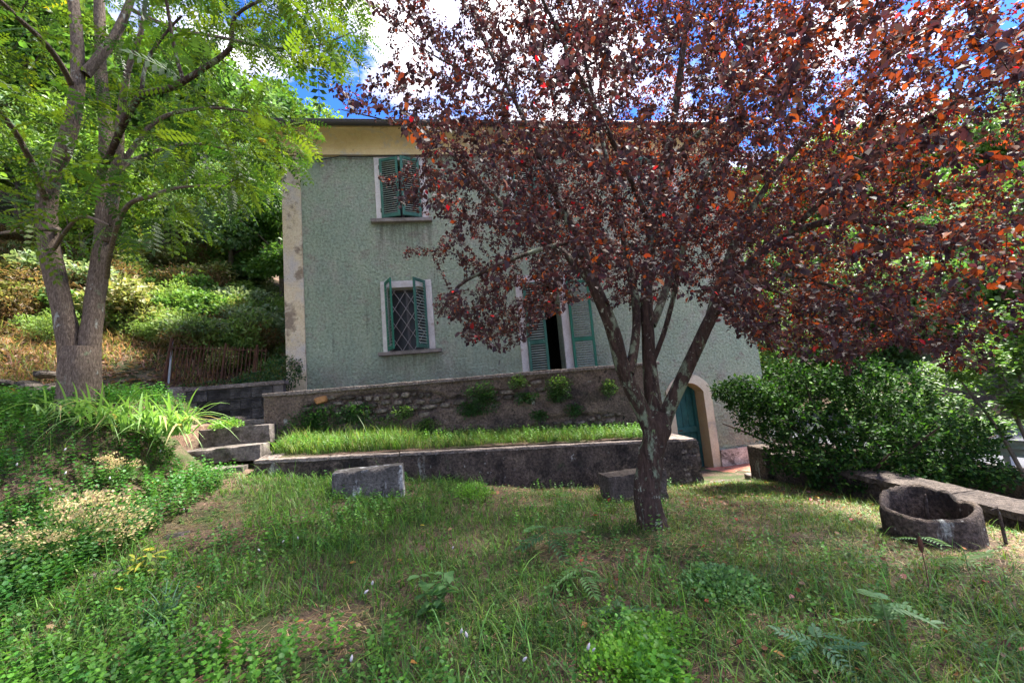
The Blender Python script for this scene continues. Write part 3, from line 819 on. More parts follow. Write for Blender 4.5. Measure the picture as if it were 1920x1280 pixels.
# turf strip surface
def strip_z(x, y):
    t = np.clip((x - A[0]) / (B[0] - A[0]), 0, 1); w_ = np.clip((y - 6.8) / 1.2, 0, 1)
    return lowtop(t) + .01 + w_ * (.16 - .06 * t) + .02 * fbm(x * 3, y * 3, 6)
sx = np.linspace(A[0] + .05, RW1 - .35, 120); sy = np.linspace(6.80, 8.02, 22)
SX, SY = np.meshgrid(sx, sy)
SY = SY + np.clip((SX - A[0]) / 7, 0, 1) * .36 * (1 - (SY - 6.8) / 1.22)
SZ = strip_z(SX, SY) - .02
idx = np.arange(SX.size).reshape(SX.shape)
Fq = np.stack([idx[:-1, :-1], idx[:-1, 1:], idx[1:, 1:], idx[1:, :-1]], -1).reshape(-1, 4)
tag(link('strip_soil', big_mesh('strip_soil', np.stack([SX, SY, SZ], -1).reshape(-1, 3), Fq, M['ground'], smooth_shade=True)), kind='structure')

# ------------------------------------------------------------------ steps between the bank and the walls
def step(P, Q, dep, zt, th, label, mat='slab'):
    mb = MB(); slab_between(mb, (0, 0), np.array(Q) - np.array(P), 0, dep, zt - .0, zt - .01, th, .008)
    me = rough_mesh(mb, 'step', M[mat], .07, .014, 5, .028, P[0] + P[1])
    o = link('step', me, None, (P[0], P[1], 0)); tag(o, label, 'step', 'stone steps beside the iris bank')
    return o
step((-3.42, 6.62), (-2.98, 6.70), .34, .80, .16, 'small broken stone step lowest in the flight at the wall corner')
step((-3.96, 7.02), (-2.92, 7.12), .52, 1.055, .22, 'second step up with a dark riser beside the planter wall corner')
step((-3.98, 7.52), (-2.96, 7.60), .50, 1.335, .30, 'third step up, broad slab partly under a leafy weed')
step((-3.60, 8.02), (-2.99, 8.08), .55, 1.42, .11, 'thin tilted slab at the top of the steps against the terrace wall')
step((-4.25, 8.0), (-3.62, 8.02), .5, 1.50, .35, 'pale squared block at the left of the top step')

# ------------------------------------------------------------------ concrete block wall
bw = thing('block_wall', (-4.98, 9.0, 0), 'grey concrete block wall of three courses behind the steps', 'wall')
blk = MB().box(0, .383, 0, .2, 0, .194).mesh('block', M['block'], bevel=.006)
for r_ in range(4):
    for c_ in range(4):
        o = link('block', blk, bw); L0 = (.2 if r_ % 2 else 0)
        o.location = (-.02 + c_ * .392 - L0 * .0 + (r_ % 2) * -.19 + .19, random.uniform(-.012, .012), 1.22 + r_ * .205); o.rotation_euler = (random.uniform(-.02, .02), random.uniform(-.012, .012), random.uniform(-.02, .02))
MB().box(-.0, 1.72, .03, .19, 1.2, 2.06).build('mortar_core', M['mortar'], bw)
MB().box(-.08, 1.76, -.03, .23, 2.045, 2.12, .006).build('coping', M['coping'], bw, bevel=.008)
link('pier', rough_mesh(MB().box(-.30, -.0, -.10, .25, 1.0, 2.16, .01), 'pier', M['coping'], .07, .012, 6, .03), bw)
lwb = thing('low_wall', (-6.9, 8.6, 0), 'low pale cement kerb wall running left from the block wall to the forked tree', 'wall')
m_ = MB(); slab_between(m_, (0, 0), (1.65, .30), 0, .28, 2.06, 2.06, 1.0, .01); link('wall_body', rough_mesh(m_, 'wall_body', M['coping'], .1, .02, 4, .03), lwb)
m_ = MB(); slab_between(m_, (.5, -.75), (2.1, -.35), 0, .32, 1.90, 1.84, .9, .01); link('lower_ledge', rough_mesh(m_, 'lower_ledge', M['slab'], .1, .02, 4, .03), lwb)
rub = thing('dry_stone_wall', (-7.6, 7.7, 0), 'dark heap-like remnant of dry stone wall left of the forked tree', 'wall')
for i in range(34):
    V, f = stone_mesh(random.uniform(.2, .42), random.uniform(.07, .13), .22, 800 + i)
    o = MB().add(V, f).build('stone', M['stone'], rub)
    o.location = (random.uniform(-.9, 1.7), random.uniform(-.1, .15), hz(-7.2, 7.7) - .08 + .10 * (i % 4) * random.uniform(.8, 1.1)); o.rotation_euler = (random.uniform(-.2, .2), random.uniform(-.3, .3), random.uniform(-.4, .4))

# ------------------------------------------------------------------ rusty railing
fn = thing('railing', (-5.85, 9.75, 0), 'rusty iron railing with thin upright bars leaning above the block wall', 'railing')
P0, P1 = Vector((0, 0, 0)), Vector((1.85, .30, 0))
lean = Vector((.15, 0, 0))
def rail_pt(t, h):
    b0 = P0.lerp(P1, t); zb = 2.12 - .03 * t
    return b0 + Vector((.16 * h * (1 - t * .5), 0, zb + h * (.98 - .14 * t)))
for h_ in (.07, .93):
    MB().tube([rail_pt(0, h_), rail_pt(.5, h_), rail_pt(1, h_)], .012, 6).build('rail', M['rust'], fn)
nb = 25
for i in range(nb):
    t = (i + .5) / nb
    MB().tube([rail_pt(t, -.02), rail_pt(t + random.uniform(-.003, .003), 1.0)], .010, 5).build('bar', M['rust'], fn)
for t in (0, .55, .88):
    MB().tube([rail_pt(t, -.25), rail_pt(t, 1.08 if t else 1.14)], .028 if t == 0 else .02, 6).build('post', M['rust'], fn)
MB().tube([Vector((.10, .02, 2.0)), Vector((.17, .02, 3.22))], .024, 6).build('post', M['steel'], fn)['label'] = 'grey steel post at the left end'
# second run receding towards the hill
fn2 = thing('railing', (-3.72, 10.12, 0), 'short faint length of rusty railing running back beside the house corner', 'railing')
for i in range(14):
    t = i / 13
    MB().tube([Vector((.1 + t * .2 - .1, .15 + t * 1.6, 2.0)), Vector((.12 + t * .2 - .1, .15 + t * 1.6, 2.84))], .008, 5).build('bar', M['rust'], fn2)
for z_ in (2.08, 2.78): MB().tube([Vector((0, .1, z_)), Vector((.2, 1.8, z_))], .010, 5).build('rail', M['rust'], fn2)

# ------------------------------------------------------------------ concrete seats
def seat(loc, L, D, H, rz, label, mat, chip):
    t = thing('concrete_seat', loc, label, 'bench', 'concrete block seats on the lawn', rz)
    b = MB()
    nx_ = 12; 
    b.box(0, L, 0, D, -.35, H, .01)
    link('seat_block', rough_mesh(b, 'seat_block', M[mat], .05, .010, 6, .022, L), t)
    return t
seat((-1.50, 5.62, .38), .84, .32, .33, .05, 'pale lichen blotched concrete block seat on the left, in long grass', 'bench', 0)
seat((2.0, 5.66, -.10), .84, .36, .36, .03, 'dark concrete block seat just behind the copper tree trunk', 'bench_dark', 1)

# ------------------------------------------------------------------ path at the cellar door
pth = MB().box(4.20, 7.9, 8.05, HY + .42, -1.1, -.795).build('door_path', M['mortar']); tag(pth, kind='structure')
tile = MB().box(0, .285, 0, .145, 0, .03).mesh('terracotta_tile', M['terracotta'], bevel=.003)
kk = 0
for r_ in range(9):
    for c_ in range(12):
        x = 4.30 + c_ * .292 + (r_ % 2) * .146; y = 8.62 + r_ * .151
        if x > 7.6: continue
        o = link('terracotta_tile', tile, pth, (x, y, -.792 + random.uniform(-.003, .004))); o.rotation_euler = (random.uniform(-.012, .012), random.uniform(-.012, .012), random.uniform(-.01, .01))
for (x0, x1, y0, y1, z0, z1) in ((4.32, 5.30, 7.62, 8.10, -.9, -.60), (5.32, 5.75, 7.8, 8.10, -.9, -.66), (4.32, 5.9, 8.12, 8.6, -.9, -.72)):
    MB().box(x0, x1, y0, y1, z0, z1, .012).build('paving_slab', M['slab'], pth, bevel=.012)
cb = MB().box(5.95, 7.6, 8.30, 8.48, -1.2, -.62, .01).build('kerb', M['coping'], None, bevel=.012); tag(cb, kind='structure')

# ------------------------------------------------------------------ boundary wall on the right
rwl = thing('boundary_wall', (5.68, 0, 0), 'low dark stone coped wall running from the cellar door corner past the well', 'wall')
m_ = MB()
for i in range(9):
    y0, y1 = 7.35 - i * .72, 7.35 - (i + 1) * .72 + .008
    z0, z1 = -.02 - .045 * (7.35 - y0), -.02 - .045 * (7.35 - y1)
    mm = MB(); slab_between(mm, (.0, y1), (.0, y0), -.47, .03, z1, z0, .085, .003); link('coping_slab', rough_mesh(mm, 'coping_slab', M['bench_dark'], .07, .007, 6, .014, i * 2.7), rwl)
    slab_between(m_, (.04, y1), (.04, y0), -.36, .0, z1 - .085, z0 - .085, .75, .004)
link('wall_body', rough_mesh(m_, 'wall_body', M['mossy'], .12, .02, 5, .01), rwl)
MB().box(-.05, .55, 7.36, 7.80, -1.1, .06, .015).build('end_pier', M['mossy'], rwl, bevel=.015)

# ------------------------------------------------------------------ road beyond the boundary wall
rv = []; rf = []
ys = np.linspace(-30, 60, 90)
for i, y in enumerate(ys):
    off = 0.012 * (y - 8) ** 2 * (1 if y > 8 else .3)
    for k_, xx in enumerate((10.4, 13.6, 17.2)):
        rv.append((xx + off, y, -.86 - .006 * (y - 8)))
for i in range(len(ys) - 1):
    for k_ in range(2):
        a_ = i * 3 + k_; rf.append((a_, a_ + 1, a_ + 4, a_ + 3))
me = bpy.data.meshes.new('road'); me.from_pydata(rv, [], rf); me.materials.append(M['asphalt'])
tag(link('road', me), kind='structure')
pw = thing('road_parapet', (9.55, 0, 0), 'low mossy concrete kerb wall under the steel guard rail beside the road', 'kerb')
m_ = MB()
for i in range(12):
    y0 = 14 - i * 1.6
    MB().box(0, .42, y0 - 1.59, y0, -1.6, -.62, .008).build('kerb_block', M['mossy'], pw, bevel=.02)
gr_ = thing('guard_rail', (9.95, 0, 0), 'galvanised steel guard rail at the roadside on the right', 'guard rail')
pr = [(-.03, -.15), (.03, -.10), (.03, -.05), (-.03, 0), (.03, .05), (.03, .10), (-.03, .15)]
b = MB()
b.add([(x, 14, z - .30) for x, z in pr] + [(x, -5, z - .30) for x, z in pr] + [(x + .008, 14, z - .30) for x, z in pr] + [(x + .008, -5, z - .30) for x, z in pr],
      [(i, i + 1, 8 + i, 7 + i) for i in range(6)] + [(14 + i, 15 + i, 22 + i, 21 + i) for i in range(6)] + [(0, 7, 21, 14), (6, 13, 27, 20)])
b.build('beam', M['steel'], gr_)
for i in range(9):
    y = 13 - i * 2.1
    MB().box(.05, .13, y - .05, y + .05, -1.0, -.12).build('post', M['steel'], gr_)

# ------------------------------------------------------------------ the well ring
wc = Vector((4.67, 3.87, 0)); wdir = math.atan2(.67, .74)
well = thing('well', tuple(wc), 'round mossy concrete well head with a broken rim on the right of the lawn', 'well', rz=wdir)
def ring_pt(t, r, z, tilt=.06):
    rr = r + .012 * math.sin(3 * t + 1) + .010 * math.sin(7 * t)
    return (rr * 1.10 * math.cos(t), rr * .84 * math.sin(t), z + tilt * math.cos(t))
n_ = 64; V = []; f = []
profw = [(.455, -.62), (.452, -.30), (.448, -.05), (.444, .015), (.425, .035), (.40, .035), (.385, .018), (.375, -.08), (.355, -.40), (.35, -.62)]
for i in range(n_):
    t = 2 * math.pi * i / n_
    notch = -.07 * math.exp(-((t - 5.35) / .28) ** 2) - .03 * math.exp(-((t - 5.9) / .12) ** 2)
    for r_, z_ in profw:
        z = z_ + (notch * smooth((z_ + .2) / .2) if z_ > -.2 else 0)
        j = random.uniform(-.006, .006)
        V.append(ring_pt(t, r_ + j, float(z) + j))
kp = len(profw)
for i in range(n_):
    for k_ in range(kp - 1):
        a_, b_ = i * kp + k_, ((i + 1) % n_) * kp + k_
        f.append((a_, b_, b_ + 1, a_ + 1))
MB().add(V, f).build('ring', M['mossy'], well, sm=True)
V = [(0, 0, -.36)] + [ring_pt(2 * math.pi * i / 24, .357, -.38 + .02 * math.sin(i * 2.3)) for i in range(24)]
MB().add(V, [(0, i + 1, (i + 1) % 24 + 1) for i in range(24)]).build('silt_bottom', M['soil'], well)
sp = MB().tube([(.02, .02, -.42), (.01, .02, -.2), (.02, .01, .03), (.02, .0, .10)], [.018, .015, .018, .008], 7).build('well_stake', M['mossy']); sp.location = wc
sp.rotation_euler = (0, 0, 0); tag(sp, 'short mossy stake standing up inside the well head', 'stake')
s2_ = MB().tube([(0, 0, 0), (.03, -.02, .03), (.05, -.02, -.05), (.055, -.02, -.34)], [.012, .014, .014, .014], 7).build('old_strap', M['mossy'])
s2_.location = (wc[0] + .27, wc[1] - .36, .0); tag(s2_, 'dark bent strap hanging on the outside of the well rim', 'strap')

# ------------------------------------------------------------------ bark
def bark(name, stops, patches, bump=1.0, sc=30, stretch=(1, 1, .22)):
    m, nt, out = new_mat(name)
    g = N(nt, 'ShaderNodeNewGeometry')
    mp = N(nt, 'ShaderNodeMapping'); nt.links.new(g.outputs['Position'], mp.inputs[0]); mp.inputs['Scale'].default_value = stretch
    f1 = noise(nt, mp.outputs[0], sc, 6, .65, .4)
    col = ramp(nt, f1, stops)
    for i, p in enumerate(patches):
        mp2 = N(nt, 'ShaderNodeMapping'); nt.links.new(g.outputs['Position'], mp2.inputs[0]); mp2.inputs['Location'].default_value = (i * 3.3 + 1, i, i * 2.2)
        if len(p) > 4: mp2.inputs['Scale'].default_value = p[4]
        col = mix(nt, ramp(nt, noise(nt, mp2.outputs[0], p[1], 7, .7, .3), [(p[2], G(0)), (p[3], G(1))]), col, p[0])
    b_ = N(nt, 'ShaderNodeBsdfPrincipled'); nt.links.new(col, b_.inputs['Base Color']); b_.inputs['Roughness'].default_value = .9; b_.inputs['Specular IOR Level'].default_value = .2
    bp = N(nt, 'ShaderNodeBump'); bp.inputs['Strength'].default_value = bump; bp.inputs['Distance'].default_value = .02
    nt.links.new(f1, bp.inputs['Height']); nt.links.new(bp.outputs[0], b_.inputs['Normal']); nt.links.new(b_.outputs[0], out.inputs[0])
    return m
M['bark_copper'] = bark('lichened_copper_bark', [(.3, (.018, .012, .010)), (.5, (.045, .028, .023)), (.72, (.09, .058, .046))],
                        [((.17, .205, .14), 7.0, .54, .62, (1, 1, .4)), ((.30, .32, .26), 16, .60, .66), ((.13, .17, .08), 9, .62, .68)])
M['bark_grey'] = bark('grey_ridged_bark', [(.3, (.045, .032, .025)), (.5, (.13, .096, .075)), (.72, (.25, .195, .155))],
                      [((.30, .31, .28), 8.0, .60, .66, (1, 1, .6)), ((.16, .19, .12), 5, .62, .7)], sc=60, stretch=(1, 1, .3))
M['twig'] = surf('dark_twig', [(.3, (.030, .021, .018)), (.6, (.07, .048, .040))], 8, bump=0, grain=0)
M['bark_wood'] = surf('woodland_bark', [(.3, (.06, .05, .04)), (.6, (.13, .11, .09))], 6, bump=.4, grain=.3)
M['leaf_copper'] = leafy('copper_leaf', trans=.34, rough=.6, spec=.22, boost=(1.9, 1.2, 1.1))
M['leaf_green'] = leafy('pinnate_leaf', trans=.42, rough=.5, spec=.3, boost=(1.7, 1.6, .6))
M['leaf_wood'] = leafy('woodland_leaf', trans=.35, rough=.5, spec=.35, boost=(1.6, 1.6, .9))
M['leaf_glossy'] = leafy('glossy_leaf', trans=.22, rough=.6, spec=.10, boost=(1.4, 1.6, .8))
M['leaf_ground'] = leafy('weed_leaf', trans=.35, rough=.5, spec=.3, boost=(1.5, 1.6, .8))
M['grass'] = leafy('grass_blade', trans=.35, rough=.5, spec=.3, boost=(1.5, 1.5, .8))
M['petal'] = leafy('pale_petal', trans=.3, rough=.7, spec=.2, boost=1.1)

# ------------------------------------------------------------------ tree growing
def interp_path(pts, step_=.1, wob=.03, seed=0):
    P = np.array([p[:3] for p in pts], float); r = np.array([p[3] for p in pts], float)
    # catmull-rom
    out = []; rr = []
    n = len(P)
    for i in range(n - 1):
        p0, p1, p2, p3 = P[max(i - 1, 0)], P[i], P[i + 1], P[min(i + 2, n - 1)]
        m_ = max(2, int(np.linalg.norm(p2 - p1) / step_))
        for k_ in range(m_):
            t = k_ / m_
            out.append(.5 * ((2 * p1) + (-p0 + p2) * t + (2 * p0 - 5 * p1 + 4 * p2 - p3) * t * t + (-p0 + 3 * p1 - 3 * p2 + p3) * t ** 3))
            rr.append(r[i] * (1 - t) + r[i + 1] * t)
    out.append(P[-1]); rr.append(r[-1])
    out = np.array(out); rr = np.array(rr)
    L = np.arange(len(out)) * step_
    w = wob * np.stack([vnoise(L * 1.3, seed, 1), vnoise(L * 1.3, seed, 2), vnoise(L * 1.3, seed, 3)], -1) * smooth(L / .5)[:, None]
    return out + w, rr
def grow(limbs, targets, rng, seg=.12, droop=.10, maxlen=2.0, keep_r=.5):
    """attach a twig from the nearest existing wood to every target; returns list of (points, radii)"""
    NP = np.concatenate([l[0] for l in limbs]); NR = np.concatenate([l[1] for l in limbs])
    ND = np.concatenate([np.gradient(l[0], axis=0) for l in limbs])
    cap = len(NP) + len(targets) * 24
    P = np.empty((cap, 3)); Rr = np.empty(cap); D = np.empty((cap, 3)); c = len(NP)
    P[:c] = NP; Rr[:c] = NR; D[:c] = ND
    d0 = np.array([np.min(((NP - t) ** 2).sum(1)) for t in targets])
    twigs = []
    for ti in np.argsort(d0):
        t = targets[ti]
        dd = ((P[:c] - t) ** 2).sum(1) + 0.0
        i = int(np.argmin(dd)); L = math.sqrt(dd[i])
        if L < .06: continue
        if L > maxlen: 
            continue
        # start a little back along the wood for natural angles
        n = max(3, int(L / seg) + 1)
        s = P[i].copy(); dr = D[i] / (np.linalg.norm(D[i]) + 1e-9)
        tt = np.linspace(0, 1, n)[:, None]
        c1 = s + dr * L * .35; c2 = t - (t - s) * .25 + np.array([0, 0, droop * L])
        pts = (1 - tt) ** 3 * s + 3 * (1 - tt) ** 2 * tt * c1 + 3 * (1 - tt) * tt ** 2 * c2 + tt ** 3 * t
        pts[1:-1] += rng.normal(0, .012, (n - 2, 3))
        r0 = min(Rr[i] * .75, .0035 + .010 * L); rad = np.linspace(r0, .0022, n)
        k_ = n - 1
        if c + k_ > cap: break
        P[c:c + k_] = pts[1:]; Rr[c:c + k_] = rad[1:]; D[c:c + k_] = np.gradient(pts, axis=0)[1:]; c += k_
        twigs.append((pts, rad))
    return twigs
def twigs_mesh(twigs, k=3):
    parts = [tube_np(p, r, k) for p, r in twigs]
    return joinVF([(a, b) for a, b in parts])[:2]
def points_on(twigs, spacing, rng, skip=.15):
    P, D = [], []
    for pts, rad in twigs:
        seg = np.linalg.norm(np.diff(pts, axis=0), axis=1); L = seg.sum()
        m = max(2, int(L / spacing)); t = np.linspace(skip if L > .4 else 0, 1, m)
        cum = np.concatenate([[0], np.cumsum(seg)]) / L
        q = np.stack([np.interp(t, cum, pts[:, j]) for j in range(3)], -1)
        g = np.gradient(pts, axis=0); g = np.stack([np.interp(t, cum, g[:, j]) for j in range(3)], -1)
        P.append(q); D.append(g)
    return np.concatenate(P), np.concatenate(D)

# ---- copper leaved tree in the middle
rng = np.random.default_rng(21)
T0 = np.array([2.02, 4.55, -.10])
def L3(px, py, Y): 
    p = atY(px, py, Y); return p
def limb(pix, wob=.02, seed=0):
    return interp_path([(*L3(px, py, Y), r) for px, py, Y, r in pix], .09, wob, seed)
trunk_l = interp_path([(2.00, 4.50, -.25, .23), (2.02, 4.52, -.02, .165), (*L3(1213, 930, 4.53), .135), (*L3(1222, 860, 4.53), .13), (*L3(1232, 800, 4.53), .15), (*L3(1238, 775, 4.53), .12)], .05, .01)
limbs_r = [
 limb([(1222, 815, 4.55, .085), (1205, 770, 4.52, .082), (1170, 690, 4.45, .078), (1150, 620, 4.4, .07), (1110, 530, 4.35, .062), (1085, 450, 4.4, .055), (1050, 380, 4.5, .045), (1010, 290, 4.7, .035), (960, 180, 5.0, .024), (900, 60, 5.3, .015)], .02, 1),
 limb([(1228, 815, 4.55, .085), (1224, 760, 4.6, .078), (1216, 640, 4.7, .07), (1212, 540, 4.75, .064), (1225, 430, 4.75, .058), (1248, 310, 4.7, .050), (1270, 180, 4.6, .040), (1285, 40, 4.5, .03), (1290, -120, 4.4, .018)], .02, 2),
 limb([(1238, 815, 4.52, .080), (1255, 760, 4.45, .075), (1290, 680, 4.3, .068), (1330, 600, 4.15, .060), (1385, 520, 4.0, .052), (1460, 455, 3.8, .042), (1560, 415, 3.5, .032), (1690, 420, 3.2, .022), (1830, 440, 2.95, .014)], .02, 3),
 limb([(1180, 700, 4.45, .05), (1192, 640, 4.6, .05), (1190, 560, 4.8, .045), (1172, 470, 5.0, .04), (1150, 350, 5.2, .034), (1120, 220, 5.4, .027), (1090, 90, 5.5, .02), (1060, -60, 5.6, .012)], .02, 4),
 limb([(1222, 610, 4.72, .05), (1260, 520, 4.9, .045), (1300, 400, 5.1, .038), (1340, 290, 5.3, .032), (1400, 160, 5.5, .025), (1480, 20, 5.6, .016)], .02, 5),
 limb([(1330, 600, 4.15, .045), (1350, 520, 4.2, .042), (1400, 400, 4.1, .036), (1480, 290, 3.9, .030), (1580, 180, 3.6, .024), (1700, 80, 3.3, .018), (1800, 0, 3.1, .012)], .03, 6),
 limb([(1108, 530, 4.35, .04), (1060, 480, 4.6, .036), (980, 420, 4.9, .030), (900, 340, 5.2, .024), (820, 270, 5.4, .018), (740, 230, 5.6, .012), (640, 205, 5.7, .006)], .02, 7),
 limb([(1080, 450, 4.4, .028), (1010, 470, 4.2, .022), (930, 500, 4.1, .017), (860, 540, 4.1, .016), (820, 600, 4.15, .008)], .03, 8),
 limb([(1225, 430, 4.75, .035), (1180, 320, 4.3, .03), (1120, 200, 3.9, .024), (1050, 80, 3.6, .018), (980, -60, 3.4, .010)], .03, 9),
 limb([(1250, 310, 4.7, .034), (1330, 230, 4.2, .03), (1440, 130, 3.7, .024), (1560, 30, 3.2, .016), (1680, -80, 2.8, .01)], .03, 10),
 limb([(1460, 455, 3.8, .03), (1540, 380, 3.4, .026), (1640, 290, 3.0, .02), (1760, 210, 2.6, .014), (1900, 150, 2.3, .009)], .03, 11),
 limb([(1400, 510, 3.95, .028), (1500, 520, 3.7, .022), (1620, 560, 3.4, .016), (1750, 600, 3.1, .010)], .03, 12),
 limb([(1385, 520, 4.0, .028), (1440, 540, 4.5, .022), (1520, 570, 5.1, .015), (1600, 600, 5.6, .008)], .03, 13),
 limb([(960, 180, 5.0, .02), (880, 140, 5.3, .014), (790, 90, 5.5, .01), (720, 20, 5.6, .006)], .03, 14),
 limb([(1300, 400, 5.1, .03), (1400, 330, 5.8, .024), (1500, 270, 6.3, .018), (1620, 210, 6.7, .010)], .03, 15),
 limb([(1216, 700, 4.66, .03), (1240, 640, 4.62, .028), (1262, 560, 4.5, .026), (1290, 440, 4.2, .022), (1330, 330, 3.8, .016), (1380, 220, 3.4, .010)], .03, 16),
]
sil = [(585, 215), (625, 150), (690, 165), (745, 120), (690, 40), (690, -300), (2600, -300), (2600, 800), (1950, 740), (1860, 700), (1760, 690), (1700, 640), (1600, 690), (1480, 670), (1400, 640), (1340, 575),
       (1260, 560), (1190, 590), (1100, 560), (1030, 590), (985, 640), (930, 660), (850, 640), (810, 570), (850, 520), (740, 480), (770, 455), (870, 420), (770, 390), (700, 340), (760, 310), (800, 270), (700, 225)]
C0 = np.array([2.5, 4.6, 4.6]); RX = np.array([4.3, 4.0, 3.9])
cand = C0 + RX * (rng.random((60000, 3)) * 2 - 1)
q = (cand - C0) / RX; rr2 = np.linalg.norm(q, axis=1)
px, py, dep = project(cand)
ok = (rr2 < 1 + .12 * fbm(q[:, 0] * 2.5, q[:, 1] * 2.5, q[:, 2] * 2.5)) & (rr2 > .25) & inside(sil, px, py) & (dep > 1.3) & (np.linalg.norm(cand - EYE, axis=1) > 2.3)
# thin at the sides facing the sky so that gaps stay open
dens = np.interp(px, [600, 760, 900, 1050, 1250, 1700, 2400], [.16, .34, .68, 1, 1, 1, .7])
dens = dens * np.where((px > 560) & (px < 1000) & (py > 420) & (py < 560), .55, 1) 
dens *= smooth((fbm(cand[:, 0] * .9, cand[:, 1] * .9, cand[:, 2] * .9) + .55) / .5) * .8 + .2
dens *= np.where((py > 520) & (px > 1040) & (px < 1350), .35, 1) * np.where((px > 1350) & (py > 540), 1.5, 1) * np.where((px > 1920) | (py < 0), .55, 1)
# hanging low only where the photo's branches do
ok &= rng.random(len(cand)) < dens * .75
tg = cand[ok]
print('copper targets', len(tg))
tg = tg[:8600]
tw = grow(limbs_r, tg, rng, seg=.13, droop=.12, maxlen=1.9)
copper = thing('copper_tree', (0, 0, 0), 'spreading copper leaved tree with a lichened trunk forking low in the lawn', 'tree')
parts = [tube_np(trunk_l[0], trunk_l[1], 16, .16, 3)]
V, F = joinVF(parts)[:2]
link('trunk', big_mesh('trunk', V, F, M['bark_copper'], smooth_shade=True), copper)
for i, l in enumerate(limbs_r):
    V, F = tube_np(l[0], l[1] * 1.05, 10 if l[1][0] > .04 else 7, .12, i)
    link('limb', big_mesh('limb', V, F, M['bark_copper'], smooth_shade=True), copper)
V, F = twigs_mesh(tw)
o = link('twigs', big_mesh('twigs', V, F, M['twig']), copper); tag(o, kind='stuff')
# leaves
P, D = points_on(tw, .027, rng, .12); P = np.repeat(P, 4, 0); D = np.repeat(D, 4, 0)
P2, D2 = points_on([l for l in limbs_r if l[1][-1] < .02], .10, rng, .6)
P = np.concatenate([P, P2]); D = np.concatenate([D, D2])
n = len(P)
side = rng.normal(0, 1, (n, 3)); D = D / (np.linalg.norm(D, axis=1)[:, None] + 1e-9)
ax = D * .5 + side * .55 + np.array([0, 0, -.45]); 
X, Y, Z = frames(ax, rng.normal(0, .75, n))
size = np.clip(rng.normal(.038, .009, n), .020, .062)
P = P + rng.normal(0, .021, (n, 3))
px, py, dep = project(P)
pal_dark = [(.036, .019, .022), (.042, .023, .025), (.034, .023, .031), (.050, .028, .021), (.042, .031, .032)]
pal_or = [(.17, .045, .020), (.20, .062, .020), (.13, .038, .018), (.23, .075, .025)]
pal_red = [(.36, .020, .028), (.30, .030, .035), (.42, .05, .05)]
C = pick(pal_dark, n, .18, rng)
wor = smooth((fbm(P[:, 0] * .8, P[:, 1] * .8, P[:, 2] * .8) + .02 + .16 * (P[:, 0] - 3.2)) / .5)
io = rng.random(n) < .05 + .50 * wor; C[io] = pick(pal_or, n, .2, rng)[io]
ir = rng.random(n) < .010; C[ir] = pick(pal_red, n, .2, rng)[ir]
print('copper leaves', n)
dist = np.linalg.norm(P - EYE, axis=1)
vis = (px > 0) & (px < 1920) & (py > 0) & (py < 1280) & (dep > 0)
score = np.where(vis, size / dist, 0)
big = np.zeros(n, bool); big[np.argsort(-score)[:300]] = True
sm = (~big) & ((dist > 4.2) | (rng.random(n) < .35)); la = (~big) & ~sm
KITE_V = [(0, 0, 0), (.45, -.32, .07), (1, 0, -.10), (.45, .32, .07)]
V, F, Cc = joinVF([stamp(LEAF_V, LEAF_F, P[la], X[la], Y[la], Z[la], size[la], C[la]), stamp(KITE_V, [(0, 1, 2, 3)], P[sm], X[sm], Y[sm], Z[sm], size[sm] * 1.05, C[sm])])
o = link('foliage', big_mesh('foliage', V, F, M['leaf_copper'], Cc), copper); tag(o, kind='stuff')
lm = []
for k_ in range(10):
    c = [pal_dark, pal_dark, pal_dark, pal_dark, pal_dark, pal_or, pal_dark, pal_dark, pal_or, pal_dark][k_]
    cc = np.tile(pick(c, 1, .15, rng), (6, 1)); lm.append(big_mesh('leaf', np.array(LEAF_V, float), np.array(LEAF_F), M['leaf_copper'], cc))
for j, i in enumerate(np.where(big)[0]):
    o = link('leaf', lm[j % 10], copper)
    s = float(size[i])
    o.matrix_local = Matrix([[X[i][0] * s, Y[i][0] * s, Z[i][0] * s, P[i][0]], [X[i][1] * s, Y[i][1] * s, Z[i][1] * s, P[i][1]], [X[i][2] * s, Y[i][2] * s, Z[i][2] * s, P[i][2]], [0, 0, 0, 1]])

